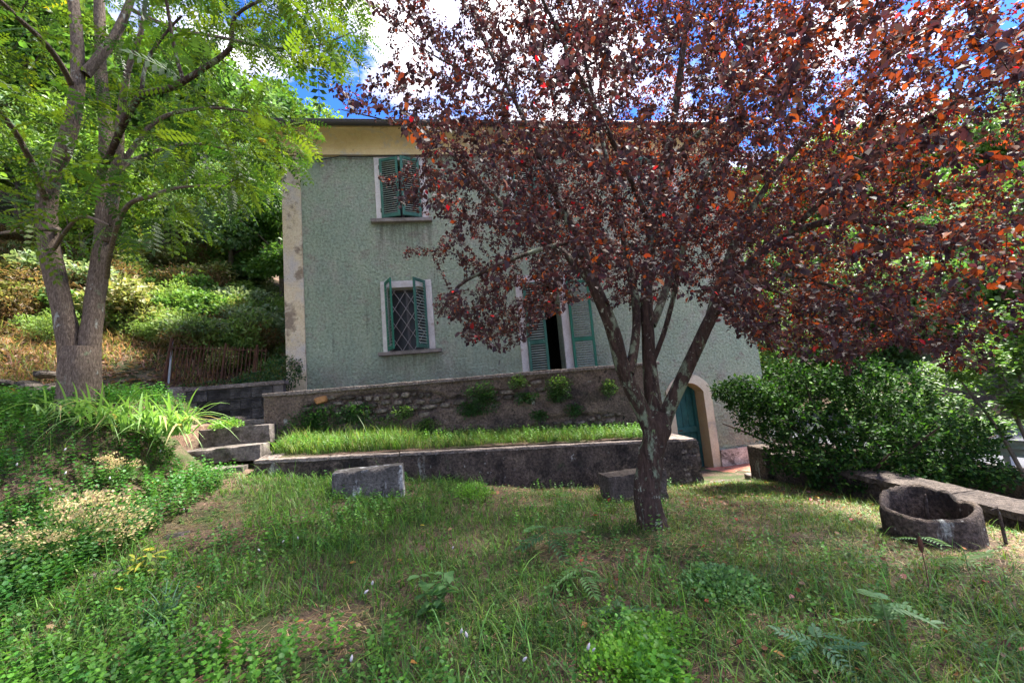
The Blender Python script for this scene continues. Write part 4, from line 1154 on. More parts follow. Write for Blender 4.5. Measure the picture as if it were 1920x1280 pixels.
# ---- forked grey tree with pinnate leaves on the left
rng = np.random.default_rng(5)
TY = 6.4
ltree = thing('forked_tree', (0, 0, 0), 'forked grey barked tree with bright pinnate leaves on the bank at the left', 'tree')
base_l = limb([(150, 800, TY, .40), (150, 720, TY, .31), (151, 680, TY, .27), (153, 650, TY, .22)], .005, 31)
limbs_l = [
 limb([(135, 700, TY, .20), (128, 640, TY, .17), (112, 560, TY, .165), (97, 480, TY, .155), (86, 390, TY, .15), (95, 330, TY - .1, .14), (125, 270, TY - .15, .125), (146, 180, TY - .15, .115), (145, 90, TY - .1, .105), (138, 0, TY, .095), (125, -120, TY + .1, .075), (110, -300, TY + .2, .04)], .01, 33),
 limb([(166, 700, TY + .05, .20), (172, 620, TY + .1, .165), (182, 540, TY + .2, .155), (192, 450, TY + .25, .145), (195, 350, TY + .3, .125), (198, 250, TY + .4, .12), (190, 130, TY + .5, .11), (186, 0, TY + .6, .095), (180, -150, TY + .7, .07)], .01, 34),
 limb([(195, 450, TY + .2, .11), (205, 400, TY + .1, .11), (218, 320, TY, .10), (226, 230, TY - .1, .075), (240, 140, TY - .2, .055), (265, 60, TY - .3, .045), (280, -60, TY - .4, .03)], .01, 35),
 limb([(160, 140, TY - .15, .08), (185, 110, TY - .1, .075), (215, 70, TY, .07), (240, 10, TY + .1, .06), (262, -80, TY + .2, .04)], .01, 36),
 limb([(190, 330, TY - .1, .05), (225, 240, TY - .7, .045), (265, 180, TY - 1.2, .042), (320, 165, TY - 1.5, .04), (370, 135, TY - 1.7, .035), (430, 90, TY - 1.9, .028), (440, 30, TY - 2.0, .02), (520, -20, TY - 2.1, .012)], .02, 37),
 limb([(345, 155, TY - 1.6, .025), (325, 90, TY - 1.6, .022), (312, 20, TY - 1.6, .020), (300, -80, TY - 1.7, .012)], .02, 38),
 limb([(265, 180, TY - 1.2, .028), (275, 120, TY - 1.1, .025), (315, 60, TY - 1.1, .020), (340, 30, TY - 1.1, .014)], .02, 39),
 limb([(200, 520, TY, .04), (235, 390, TY - .9, .032), (290, 365, TY - 1.3, .026), (350, 355, TY - 1.5, .016), (420, 350, TY - 1.6, .008)], .03, 40),
 limb([(220, 320, TY, .045), (290, 230, TY + .1, .035), (380, 205, TY + .2, .026), (470, 215, TY + .2, .018), (560, 245, TY + .2, .010)], .03, 41),
 limb([(250, 20, TY + .1, .04), (350, 60, TY - .2, .032), (460, 80, TY - .5, .024), (570, 90, TY - .6, .016), (660, 60, TY - .6, .008)], .03, 42),
 limb([(280, -60, TY - .4, .04), (400, -60, TY - .8, .03), (520, -30, TY - 1.1, .02), (640, 10, TY - 1.3, .01)], .03, 43),
 limb([(90, 380, TY, .05), (50, 300, TY - .7, .04), (10, 230, TY - 1.3, .03), (-60, 160, TY - 1.8, .02)], .03, 44),
 limb([(146, 180, TY, .05), (90, 90, TY - .8, .04), (30, 30, TY - 1.5, .03), (-40, -40, TY - 2, .02)], .03, 45),
 limb([(110, 430, TY, .035), (60, 430, TY - .9, .026), (10, 440, TY - 1.4, .018), (-60, 450, TY - 1.8, .01)], .03, 46),
 limb([(97, 470, TY, .03), (150, 410, TY - 1.0, .022), (200, 420, TY - 1.5, .014)], .03, 47),
 limb([(195, 350, TY + .3, .05), (260, 300, TY + .8, .04), (360, 270, TY + 1.1, .03), (460, 290, TY + 1.3, .015)], .03, 48),
]
V, F = tube_np(base_l[0], base_l[1] * .74, 18, .14, 5)
link('trunk', big_mesh('trunk', V, F, M['bark_grey'], smooth_shade=True), ltree)
for i, l in enumerate(limbs_l):
    V, F = tube_np(l[0], l[1] * (.70 if l[1][0] > .1 else .85), 14 if l[1][0] > .08 else 7, .10, i + 9)
    dark_ = l[1][0] < .045
    link('limb', big_mesh('limb', V, F, M['bark_copper' if i in (4, 5, 6) else 'bark_grey'], smooth_shade=True), ltree)
sil_l = [(-700, -500), (700, -500), (700, 90), (655, 150), (600, 110), (560, 150), (505, 110), (430, 85), (400, 110), (430, 175), (500, 195), (560, 215), (605, 245), (608, 270), (560, 300), (540, 330), (480, 380), (420, 400), (400, 455), (330, 440), (250, 470), (120, 480), (60, 450), (-700, 480)]
C1 = np.array([-4.2, 5.9, 6.2]); R1 = np.array([4.8, 4.2, 4.6])
cand = C1 + R1 * (rng.random((40000, 3)) * 2 - 1)
q = (cand - C1) / R1; r_ = np.linalg.norm(q, axis=1)
px, py, dep = project(cand)
ok = (r_ < 1) & inside(sil_l, px, py) & (dep > 1.8) & (cand[:, 2] > 2.4)
dens = np.interp(px, [0, 300, 450, 700], [.40, .6, 1, .9]) * np.interp(py, [-500, 0, 300, 480], [.6, 1, .8, .4])
dens *= smooth((fbm(cand[:, 0] * .8 + 9, cand[:, 1] * .8, cand[:, 2] * .8) + .35) / .4) * .9 + .1
ok &= rng.random(len(cand)) < dens
tg = cand[ok][:1700]
print('left targets', ok.sum())
twl = grow(limbs_l, tg, rng, seg=.16, droop=.15, maxlen=2.2)
V, F = twigs_mesh(twl)
o = link('twigs', big_mesh('twigs', V, F, M['twig']), ltree); tag(o, kind='stuff')
# frond template: arching rachis with paired leaflets
def frond(nl=8, L=1.0, arch=.35):
    vs_, fs_ = [], []
    def pos(t): return np.array([t * L, 0, -arch * t * t])
    for i in range(nl):
        t = .18 + .8 * i / (nl - 1); p = pos(t)
        for s in (-1, 1):
            ll = .27 * (1 - .35 * abs(t - .5) * 2) ; w_ = ll * .24
            d = np.array([.35, s * .9, -.22 - .1 * t]); d /= np.linalg.norm(d); pr_ = np.cross(d, (0, 0, 1)); pr_ /= np.linalg.norm(pr_)
            b0 = len(vs_)
            vs_ += [p, p + d * ll * .5 + pr_ * w_, p + d * ll + np.array([0, 0, -.02]), p + d * ll * .5 - pr_ * w_]
            fs_.append((b0, b0 + 1, b0 + 2, b0 + 3))
    p = pos(.99); b0 = len(vs_); vs_ += [p, p + (.09, .04, -.03), p + (.2, 0, -.1), p + (.09, -.04, -.03)]; fs_.append((b0, b0 + 1, b0 + 2, b0 + 3))
    # rachis strip
    for i in range(4):
        a_, c_ = pos(i / 4), pos((i + 1) / 4); b0 = len(vs_)
        vs_ += [a_ + (0, .006, 0), a_ - (0, .006, 0), c_ - (0, .006, 0), c_ + (0, .006, 0)]; fs_.append((b0, b0 + 1, b0 + 2, b0 + 3))
    return np.array(vs_, float), np.array(fs_)
P, D = points_on(twl, .105, rng, .25)
n = len(P)
ax = D / (np.linalg.norm(D, axis=1)[:, None] + 1e-9) * .5 + rng.normal(0, .6, (n, 3)) * np.array([1, 1, .35]) + np.array([0, 0, -.12])
X, Y, Z = frames(ax, rng.normal(0, .35, n))
size = np.clip(rng.normal(.27, .055, n), .15, .40)
pal_g = [(.060, .105, .020), (.085, .135, .024), (.04, .085, .022), (.030, .066, .022)]
C = pick(pal_g, n, .15, rng)
iy = rng.random(n) < .003; C[iy] = pick([(.28, .26, .04)], n, .1, rng)[iy]
parts = []
for k_, ar in enumerate((.2, .45, .7)):
    s_ = np.arange(n) % 3 == k_
    tv, tf_ = frond(6 if k_ else 7, 1.0, ar)
    parts.append(stamp(tv, tf_, P[s_], X[s_], Y[s_], Z[s_], size[s_], C[s_]))
V, F, Cc = joinVF(parts)
print('fronds', n, 'faces', len(F))
o = link('foliage', big_mesh('foliage', V, F, M['leaf_green'], Cc), ltree); tag(o, kind='stuff')

# ------------------------------------------------------------------ woodland trees and shrubs: shared foliage meshes
def cloud_leaves(rng, lobes, n, size, pal, jit=.15, tv=LEAF_V, droop=-.2, shell=.55, flat=1.0):
    """leaves spread through the volume of several lobes (centre, radii)"""
    lobes = np.array(lobes, float); w = np.prod(lobes[:, 3:], axis=1) ** .67; w /= w.sum()
    li = rng.choice(len(lobes), n, p=w)
    d = rng.normal(0, 1, (n, 3)); d /= np.linalg.norm(d, axis=1)[:, None]
    r = shell + (1 - shell) * rng.random(n) ** .7
    r = r * (1 + .35 * fbm(d[:, 0] * 2.2 + li * 3.1, d[:, 1] * 2.2, d[:, 2] * 2.2))
    P = lobes[li, :3] + d * lobes[li, 3:] * r[:, None]
    ax = d * .6 + rng.normal(0, .6, (n, 3)) + np.array([0, 0, droop])
    X, Y, Z = frames(ax, rng.normal(0, .7, n))
    C = pick(pal, n, jit, rng)
    C *= (1 + .25 * fbm(P[:, 0] * 1.1, P[:, 1] * 1.1, P[:, 2] * 1.1))[:, None]
    s = size * rng.uniform(.7, 1.3, n)
    return stamp(tv, LEAF_F, P, X, Y, Z * flat, s, np.clip(C, .004, .9))
def lobes_for(rng, n, rx, rz, zc, rl):
    out = []
    for i in range(n):
        a = rng.random() * 2 * np.pi; r = rx * np.sqrt(rng.random()) * .75
        z = zc + (rng.random() * 2 - 1) * rz * .75
        k_ = rl * rng.uniform(.6, 1.25) * (1.1 - .35 * abs(z - zc) / rz)
        out.append((r * np.cos(a), r * np.sin(a), z, k_, k_, k_ * .7))
    return out
rng = np.random.default_rng(77)
pal_wood = [[(.075, .15, .040), (.095, .185, .045), (.06, .12, .036)], [(.12, .205, .048), (.15, .24, .055), (.10, .165, .04)],
            [(.045, .095, .038), (.06, .12, .045)], [(.11, .18, .08), (.14, .22, .105), (.085, .15, .06)]]
crowns = []
for k_ in range(6):
    lb = lobes_for(rng, 16, 2.6, 2.6, 5.2, 1.15)
    V, F, C = cloud_leaves(rng, lb, 9500, .20, pal_wood[k_ % 4], tv=LEAF_V, shell=.45)
    crowns.append(big_mesh('crown', V, F, M['leaf_wood'], C))
def wood_trunk(seed):
    r_ = random.Random(seed)
    parts = []
    P = np.array([(0, 0, -.4), (.05, 0, .8), (r_.uniform(-.2, .2), r_.uniform(-.2, .2), 2.6), (r_.uniform(-.4, .4), r_.uniform(-.4, .4), 5.0), (r_.uniform(-.5, .5), 0, 6.8)])
    parts.append(tube_np(P, np.array([.17, .13, .11, .07, .02]), 8))
    for i in range(7):
        a = r_.random() * 6.28; z = r_.uniform(2.2, 5.0); L = r_.uniform(1.2, 2.4)
        s = np.array([0, 0, z]); e = s + np.array([math.cos(a) * L, math.sin(a) * L, L * .6])
        parts.append(tube_np(np.array([s, (s + e) / 2 + (0, 0, .12), e]), np.array([.05, .03, .01]), 5))
    V, F = joinVF(parts)[:2]
    return big_mesh('trunk', V, F, M['bark_wood'], smooth_shade=True)
trunks = [wood_trunk(i) for i in range(3)]
def wood_tree(x, y, k_, s, label, group, sink=.0, sz=1.0):
    t = thing('woodland_tree', (x, y, hz(x, y) - sink), label, 'tree', group, rz=random.uniform(0, 6.28))
    t.scale = (s, s, s * sz)
    link('crown', crowns[k_ % len(crowns)], t); link('trunk', trunks[k_ % 3], t)
    return t
gl_ = 'deciduous trees of the wood on the hillside behind'
lab_l = 'dense green deciduous tree of the wood on the slope behind the forked tree and house'
# left hill wood
spots = []
r_ = random.Random(14)
for y, xa, xb, st_ in ((15.5, -13.5, -3.6, 2.1), (18, -17, -3.0, 2.3), (21.5, -21, -4, 2.7), (26, -26, -4, 3.3), (32, -32, -2, 4.0), (40, -40, 4, 5.5), (52, -50, 10, 8)):
    x = xa
    while x < xb:
        spots.append((x + r_.uniform(-.6, .6), y + r_.uniform(-.9, .9))); x += st_ * r_.uniform(.85, 1.2)
for i, (x, y) in enumerate(spots):
    s = .62 + .016 * (y - 12) + r_.uniform(-.08, .14) + (.45 if (x < -9 and y > 16) else 0)
    if -.6 * x + .8 * y < 15.0: s *= .72
    ppx = float(project(np.array([x, y, hz(x, y) + 4 * s]))[0])
    if ppx > 760 or ppx < -320: continue
    k_ = r_.randrange(6); kn = ('mid green', 'bright yellow green', 'dark green', 'greyish green')[k_ % 4]
    rw_ = 'along the lower edge of the wood left of the house' if y < 17 else ('in the middle of the wood above the slope' if y < 28 else 'high up at the back of the wood')
    wood_tree(x, y, k_, s, kn + ' leaved tree ' + rw_, kn + ' trees ' + rw_, sink=.9 * s)
for (x, y, k_, s) in ((-10.5, 9.0, 1, .62), (-12.5, 11.5, 3, .8), (-9.6, 12.6, 1, .6), (-13.5, 8.0, 0, .8), (-16, 11, 2, 1.35), (-18, 7, 1, 1.4), (-15, 15, 0, 1.5)):
    wood_tree(x, y, k_, s, 'tree on the brushy slope at the far left edge, behind the forked tree', 'trees on the slope at the far left', sink=.3)
gr2 = 'trees beyond the road on the right'
for i in range(70):
    d = 21 + (i % 7) * 8 + r_.uniform(-2, 2); a = R(16 + (i * 7.3) % 74)
    x, y = d * math.sin(a) , d * math.cos(a)
    if x < 17.5 or y < 2 and False: x = max(x, 18 + r_.random() * 2)
    ppx = float(project(np.array([x, y, 3.0]))[0])
    if ppx > 2150 or ppx < 1250: continue
    k_ = r_.choice((2, 0, 4, 3, 1)); kn = ('mid green', 'bright yellow green', 'dark green', 'greyish green')[k_ % 4]
    rw_ = 'just across the road on the right' if d < 30 else ('partway up the valley side on the right' if d < 48 else 'far up the valley side on the right')
    wood_tree(x, y, k_, .95 + .02 * (d - 20) + r_.uniform(-.1, .2), kn + ' leaved tree ' + rw_, kn + ' trees ' + rw_, sink=.5)

# shrubs on the slope
def blob(name, rng, lobes, n, size, pal, mat, tv=LEAF_V, **kw):
    V, F, C = cloud_leaves(rng, lobes, n, size, pal, tv=tv, **kw)
    return big_mesh(name, V, F, M[mat], C)
def stems(rng, n, h, spread, r0=.012):
    parts = []
    for i in range(n):
        a = rng.random() * 6.28; s = spread * rng.uniform(.3, 1)
        P = np.array([(0, 0, -.15), (math.cos(a) * s * .3, math.sin(a) * s * .3, h * .4), (math.cos(a) * s, math.sin(a) * s, h)])
        parts.append(tube_np(P, np.array([r0, r0 * .7, r0 * .25]), 5))
    V, F = joinVF(parts)[:2]; return big_mesh('stems', V, F, M['twig'])
shr = []
pals = [[(.17, .26, .08), (.22, .31, .10), (.14, .22, .07)], [(.09, .17, .05), (.12, .21, .06)], [(.22, .23, .10), (.28, .26, .13), (.16, .19, .07)], [(.20, .25, .15), (.26, .32, .21), (.14, .20, .11)], [(.16, .10, .055), (.20, .13, .075), (.12, .10, .05)]]
kinds = ['light green broom bush', 'dark green leafy bush', 'yellowish scrub bush', 'greyish green bush', 'brown half dry bush']
for k_ in range(5):
    lb = lobes_for(rng, 9, .62, .36, .42, .34)
    shr.append((blob('foliage', rng, lb, 3000, .075, pals[k_], 'leaf_wood', tv=NARROW_V if k_ in (0, 4) else LEAF_V, shell=.35, droop=.2), stems(rng, 9, .6, .5)))
cnt = 0
for i in range(260):
    x = r_.uniform(-13, -3.7); y = r_.uniform(9.9, 16.5)
    s = -.6 * x + .8 * y
    if s < 11.4 or s > 18.5: continue
    if -6.4 < x < -3.6 and y < 10.9: continue
    if float(project(np.array([x, y, hz(x, y) + .4]))[0]) < -60 or float(project(np.array([x, y, hz(x, y) + .4]))[0]) > 600: continue
    k_ = r_.choices(range(5), (4, 2, 3, 1.2, 1.6))[0]
    if x < -8 and r_.random() < .45: k_ = 4 if r_.random() < .5 else 2
    wh = 'just above the railing' if y < 11.8 and x > -7 else ('on the brushy slope behind the forked tree' if x < -8 else 'higher on the slope towards the house corner')
    t = thing('slope_shrub', (x, y, hz(x, y) - .05), kinds[k_] + ' in the scrub ' + wh, 'shrub', kinds[k_] + ' ' + wh, rz=r_.uniform(0, 6.28))
    sc_ = r_.uniform(.55, 1.35); t.scale = (sc_ * 1.15, sc_ * 1.15, sc_ * r_.uniform(.8, 1.2))
    link('foliage', shr[k_][0], t); link('stems', shr[k_][1], t); cnt += 1
print('shrubs', cnt)
def shrub_at(name, loc, sc_, lobes, n, size, pal, mat, label, cat='shrub', tv=LEAF_V, st=(8, .5, .4, .012), seed=1, **kw):
    g_ = np.random.default_rng(seed)
    t = thing(name, loc, label, cat)
    t.scale = (sc_,) * 3
    link('foliage', blob('foliage', g_, lobes, n, size, pal, mat, tv=tv, **kw), t)
    link('stems', stems(g_, *st), t)
    return t
g9 = np.random.default_rng(9)
shrub_at('silvery_shrub', (-6.15, 12.3, hz(-6.15, 12.3)), .85, lobes_for(g9, 8, .5, .45, .5, .3), 3200, .05, [(.30, .34, .30), (.36, .40, .36), (.20, .26, .18)], 'leaf_wood', 'silvery leaved bush behind the middle of the rusty railing', seed=3)
shrub_at('dark_shrub', (-5.3, 12.2, hz(-5.3, 12.2)), .8, lobes_for(g9, 6, .35, .4, .45, .28), 2600, .055, [(.018, .05, .026), (.03, .075, .036)], 'leaf_glossy', 'small dark green bush right of the silvery one behind the railing', seed=4)
shrub_at('creeper', (-5.75, 9.25, 2.05), 1.0, [(0, 0, .05, .35, .18, .14), (.3, 0, -.05, .3, .15, .16), (-.2, -.05, -.1, .25, .15, .2)], 1500, .05, [(.025, .07, .03), (.045, .10, .04)], 'leaf_ground', 'dark leafy creeper spilling over the wall at the foot of the railing post', st=(5, .2, .3, .006), seed=5)
shrub_at('creeper', (-4.4, 9.15, 2.12), 1.0, [(0, 0, .02, .85, .12, .09), (.5, .1, .08, .35, .2, .16), (1.0, .3, .2, .4, .3, .35)], 2200, .045, [(.025, .065, .028), (.045, .09, .035), (.07, .12, .04)], 'leaf_ground', 'dark weeds trailing along the top of the block wall to the house corner', st=(5, .2, .5, .006), seed=6)
# dry bank cover left
def tufts(rng, P, h, w, lean, pal, k=3, hj=.35, jit=.30, up=.9):
    """grass blades: curved tapering strips (k segments)"""
    n = len(P)
    a = rng.random(n) * 2 * np.pi; L = h * np.exp(rng.normal(0, hj, n)); 
    ln = np.abs(rng.normal(lean, lean * .5, n))
    dirx, diry = np.cos(a), np.sin(a)
    wv = np.stack([-diry, dirx, np.zeros(n)], -1) * (w * rng.uniform(.6, 1.4, n))[:, None]
    V = np.empty((n, 2 * k + 1, 3)); t = np.linspace(0, 1, k + 1)
    for j in range(k + 1):
        q = t[j]
        hx = ln * L * q ** 1.8; zz_ = L * q * np.sqrt(np.clip(1 - (ln * q * .62) ** 2, .15, 1)) * up
        p = P + np.stack([dirx * hx, diry * hx, zz_], -1)
        if j < k:
            wj = wv * (1 - .5 * q)
            V[:, 2 * j] = p - wj / 2; V[:, 2 * j + 1] = p + wj / 2
        else: V[:, 2 * k] = p
    fs = []
    for j in range(k - 1): fs.append((2 * j, 2 * j + 1, 2 * j + 3, 2 * j + 2))
    fs.append((2 * k - 2, 2 * k - 1, 2 * k, 2 * k))
    F = np.array(fs)
    # use triangles only
    tr = []
    for q in fs[:-1]: tr += [(q[0], q[1], q[2]), (q[0], q[2], q[3])]
    tr.append((2 * k - 2, 2 * k - 1, 2 * k)); tr = np.array(tr)
    Fa = (tr[None] + (np.arange(n) * (2 * k + 1))[:, None, None]).reshape(-1, 3)
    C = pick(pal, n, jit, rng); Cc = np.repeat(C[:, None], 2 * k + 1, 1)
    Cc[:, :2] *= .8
    return V.reshape(-1, 3), Fa, np.clip(Cc, .003, .9).reshape(-1, 3)
rng = np.random.default_rng(31)
Pn = np.stack([rng.uniform(-13, -3.7, 90000), rng.uniform(7.2, 17, 90000)], -1)
s = -.6 * Pn[:, 0] + .8 * Pn[:, 1]
keep = (s > 10.3) & ~((Pn[:, 0] > -7) & (Pn[:, 1] < 11.4) & (rng.random(len(Pn)) < .45)) & ~((Pn[:, 0] > -6.6) & (Pn[:, 1] < 9.9)) & (rng.random(len(Pn)) < .75 + .5 * fbm(Pn[:, 0], Pn[:, 1]))
Pn = Pn[keep]; P3 = np.concatenate([Pn, height(Pn[:, 0], Pn[:, 1])[:, None]], 1)
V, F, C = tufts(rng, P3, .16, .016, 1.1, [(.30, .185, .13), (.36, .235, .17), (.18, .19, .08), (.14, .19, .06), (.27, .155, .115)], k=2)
Q = np.stack([rng.uniform(-12, -3.7, 16000), rng.uniform(7.9, 14.5, 16000)], -1)
Q = Q[((-.6 * Q[:, 0] + .8 * Q[:, 1]) > 9.0) & ~((Q[:, 0] > -5.1) & (Q[:, 1] < 9.4))]
Q = np.concatenate([Q, height(Q[:, 0], Q[:, 1])[:, None] + rng.uniform(.005, .04, (len(Q), 1))], 1); m_ = len(Q)
X, Y, Z = frames(rng.normal(0, 1, (m_, 3)) * (1, 1, .3), rng.normal(0, .5, m_))
V2, F2, C2 = stamp(LEAF_V, LEAF_F, Q, X, Y, Z, rng.uniform(.05, .11, m_), pick([(.30, .17, .12), (.22, .12, .085), (.40, .27, .20), (.16, .12, .07)], m_, .2, rng))
tag(link('slope_litter', big_mesh('slope_litter', V2, F2, M['leaf_ground'], C2)), 'pinkish brown leaf litter on the bare earth around the railing', kind='stuff')
o = link('slope_grass', big_mesh('slope_grass', V, F, M['grass'], C)); tag(o, 'dry pinkish grass and bracken litter covering the slope', kind='stuff')

# ------------------------------------------------------------------ glossy evergreen bush over the boundary wall
rng = np.random.default_rng(41)
bx, by, bz = 6.5, 6.4, -.75
bush = thing('evergreen_bush', (bx, by, bz), 'large dark glossy evergreen bush spreading over the boundary wall', 'bush')
bl = []
for i in range(13):
    a = i * 2.4 + rng.uniform(-.3, .3); L = rng.uniform(.9, 2.2); el = rng.uniform(.15, 1.15)
    e = np.array([math.cos(a) * L * math.cos(el) * 1.15, math.sin(a) * L * math.cos(el) * .85, .45 + L * math.sin(el) * .95])
    bl.append(interp_path([(0.05 * math.cos(a), .05 * math.sin(a), 0, .05), (*(e * .45 + (0, 0, .1)), .03), (*e, .01)], .12, .04, i))
lo = [(-1.75, .1, 1.95, .5, .5, .22), (-1.05, 0, 1.45, .85, .8, .42), (-.3, .1, 2.0, 1.0, .9, .5), (.5, -.1, 1.75, 1.0, .9, .5), (-.9, -.25, .85, .9, .7, .35), (0, -.5, 1.15, 1.2, .8, .45), (.9, -.5, .95, 1.0, .8, .4), (.9, -.9, .5, .5, .6, .28), (.2, -.8, .55, 1.0, .6, .3), (-.5, -.4, .5, .7, .6, .28), (-1.45, .1, 1.7, .55, .5, .25), (.1, .1, 2.45, .6, .6, .3)]
cand = []
for (cx, cy, cz, rx_, ry_, rz_) in lo:
    d = rng.normal(0, 1, (300, 3)); d /= np.linalg.norm(d, axis=1)[:, None]; cand.append(np.array([cx, cy, cz]) + d * np.array([rx_, ry_, rz_]) * (rng.random((300, 1)) ** .4))
cand = np.concatenate(cand); cand = cand[cand[:, 2] > .15]
twb = grow(bl, cand, rng, seg=.12, droop=.05, maxlen=2)
V, F = joinVF([tube_np(l[0], l[1], 7) for l in bl] + [twigs_mesh(twb)])[:2]
link('branches', big_mesh('branches', V, F, M['twig']), bush)
P, D = points_on(twb, .026, rng, .3)
P = np.repeat(P, 3, 0); D = np.repeat(D, 3, 0); n = len(P)
P = P + rng.normal(0, .035, (n, 3))
ax = D / (np.linalg.norm(D, axis=1)[:, None] + 1e-9) * .5 + rng.normal(0, .55, (n, 3)) + np.array([0, 0, .15])
X, Y, Z = frames(ax, rng.normal(0, .5, n))
V, F, C = stamp(LEAF_V, LEAF_F, P, X, Y, Z, rng.uniform(.042, .072, n), pick([(.014, .038, .012), (.020, .050, .014), (.03, .07, .017), (.055, .115, .024)], n, .2, rng))
print('bush leaves', n)
o = link('foliage', big_mesh('foliage', V, F, M['leaf_glossy'], C), bush); tag(o, kind='stuff')
# lighter small tree between bush and road
def small_tree(name, loc, lobes, n, size, pal, label, seed, mat='leaf_wood', ntw=60, r0=.04):
    g_ = np.random.default_rng(seed); t = thing(name, loc, label, 'tree')
    bl = []
    for i in range(7):
        l = lobes[i % len(lobes)]; e = np.array(l[:3]) + g_.normal(0, .2, 3)
        bl.append(interp_path([(0, 0, -.3, r0), (*(e * .5 + (0, 0, .1)), r0 * .6), (*e, .01)], .15, .05, i))
    cd = []
    for l in lobes:
        d = g_.normal(0, 1, (ntw, 3)); d /= np.linalg.norm(d, axis=1)[:, None]; cd.append(np.array(l[:3]) + d * np.array(l[3:]) * (g_.random((ntw, 1)) ** .4))
    tw_ = grow(bl, np.concatenate(cd), g_, seg=.14, maxlen=3)
    V, F = joinVF([tube_np(l[0], l[1], 7) for l in bl] + [twigs_mesh(tw_)])[:2]; link('branches', big_mesh('branches', V, F, M['bark_wood']), t)
    P, D = points_on(tw_, .05, g_, .2); k_ = max(1, int(n / len(P))); P = np.repeat(P, k_, 0); D = np.repeat(D, k_, 0); m_ = len(P)
    P = P + g_.normal(0, .05, (m_, 3)); X, Y, Z = frames(g_.normal(0, 1, (m_, 3)) * (1, 1, .4), g_.normal(0, .4, m_))
    V, F, C = stamp(LEAF_V, LEAF_F, P, X, Y, Z, size * g_.uniform(.7, 1.3, m_), pick(pal, m_, .18, g_))
    o = link('foliage', big_mesh('foliage', V, F, M[mat], C), t); tag(o, kind='stuff'); return t
small_tree('hazel_tree', (8.6, 5.3, -1.1), [(0, 0, 1.75, .5, .5, .25), (.3, -.3, 2.0, .9, .8, .35), (-.3, .3, 2.4, .8, .8, .4), (.4, .2, 2.9, .7, .7, .4)], 12000, .06,
           [(.10, .19, .045), (.13, .22, .05), (.075, .14, .04)], 'light green leafy sapling in front of the road at the right edge', 51)
small_tree('hazel_tree', (10.2, 12.2, -1.0), [(0, 0, 1.6, 1.3, 1.2, .8), (.8, 0, 2.8, 1.3, 1.1, .7), (-.9, 0, 2.6, 1.1, 1.1, .7), (0, 0, 3.6, 1.1, 1.0, .6)], 16000, .09,
           [(.06, .13, .035), (.08, .16, .04), (.14, .17, .05)], 'bushy green tree behind the evergreen bush beside the road', 52, r0=.07)

small_tree('roadside_shrub', (8.9, 7.3, -1.2), [(0, 0, 1.0, .8, .7, .5), (.6, -.5, 1.3, .8, .7, .5), (-.3, .4, 1.7, .8, .7, .5), (.9, .3, 1.9, .8, .7, .5)], 9000, .07,
           [(.05, .11, .03), (.07, .14, .035), (.10, .17, .04)], 'mid green shrub filling the gap right of the evergreen bush before the road', 53)
# ------------------------------------------------------------------ lawn
rng = np.random.default_rng(61)
def on_lawn(x, y):
    t = (x - A[0]) / (B[0] - A[0]); yw = A[1] + (B[1] - A[1]) * t
    ok = (y < np.where((x > A[0]) & (x < B[0] + .1), yw - .04, 60))
    ok &= ~((x > -4.0) & (x < -2.8) & (y > 6.6)); ok &= ~((x < -3.5) & (y > 7.9 + .0 * x)); ok &= ~((x > B[0]) & (y > 7.6)) & ~((x > 4.1) & (x < 5.9) & (y > 7.55))
    ok &= ~((x > 5.62) & (x < 6.2)); ok &= ~((x > 6.2) & (x < 9.5) & (y > 7.8)); ok &= x < 9.4
    ok &= ((x - wc[0]) * .74 + (y - wc[1]) * .67) ** 2 / .56 ** 2 + (-(x - wc[0]) * .67 + (y - wc[1]) * .74) ** 2 / .44 ** 2 > 1
    ok &= ~((x > -1.52) & (x < -.52) & (y > 5.62) & (y < 5.96)) & ~((x > 1.93) & (x < 2.8) & (y > 5.64) & (y < 5.98))
    ok &= (x - 2.02) ** 2 + (y - 4.52) ** 2 > .17 ** 2
    return ok
def scatter(n, xr, yr, mask=None, bias=1.6):
    x = rng.uniform(*xr, n); y = yr[0] + (yr[1] - yr[0]) * rng.random(n) ** bias
    P = np.stack([x, y], -1)
    px, py, dep = project(np.concatenate([P, height(x, y)[:, None] + .1], 1))
    ok = (dep > .3) & (px > -180) & (px < 2100) & (py < 1500) & on_lawn(x, y)
    if mask is not None: ok &= rng.random(n) < mask(x, y)
    P = P[ok]; return np.concatenate([P, height(P[:, 0], P[:, 1])[:, None] - .006], 1)
bare = lambda x, y: smooth((fbm(x * 1.0 + 3, y * 1.0, 7.7, 3) + .20) / .28) * smooth((fbm(x * 3 + 9, y * 3, 2.7, 3) + .50) / .35)
lush = lambda x, y: smooth((-x + .6) / 1.5)            # left side is deeper green
right_ = lambda x, y: smooth((x - 1.2) / 1.2)
LX, LY = (-6.8, 9.3), (1.25, 7.9)
pg_l = [(.070, .155, .032), (.09, .185, .036), (.125, .215, .045), (.055, .12, .036)]
pg_r = [(.115, .19, .04), (.15, .22, .05), (.085, .155, .036), (.22, .225, .09)]
pg_dry = [(.34, .25, .15), (.42, .32, .21), (.28, .19, .12), (.25, .22, .10)]
parts = []
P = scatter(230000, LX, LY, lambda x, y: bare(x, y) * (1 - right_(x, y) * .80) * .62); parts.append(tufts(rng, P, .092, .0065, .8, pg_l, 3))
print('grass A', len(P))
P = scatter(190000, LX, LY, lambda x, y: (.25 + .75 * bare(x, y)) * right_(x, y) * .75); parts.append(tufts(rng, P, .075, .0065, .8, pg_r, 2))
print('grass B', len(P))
P = scatter(60000, LX, LY, lambda x, y: bare(x, y) * lush(x, y) * smooth((y - 2.8) / 1.2) * .8); parts.append(tufts(rng, P, .15, .0075, .9, pg_l, 3))
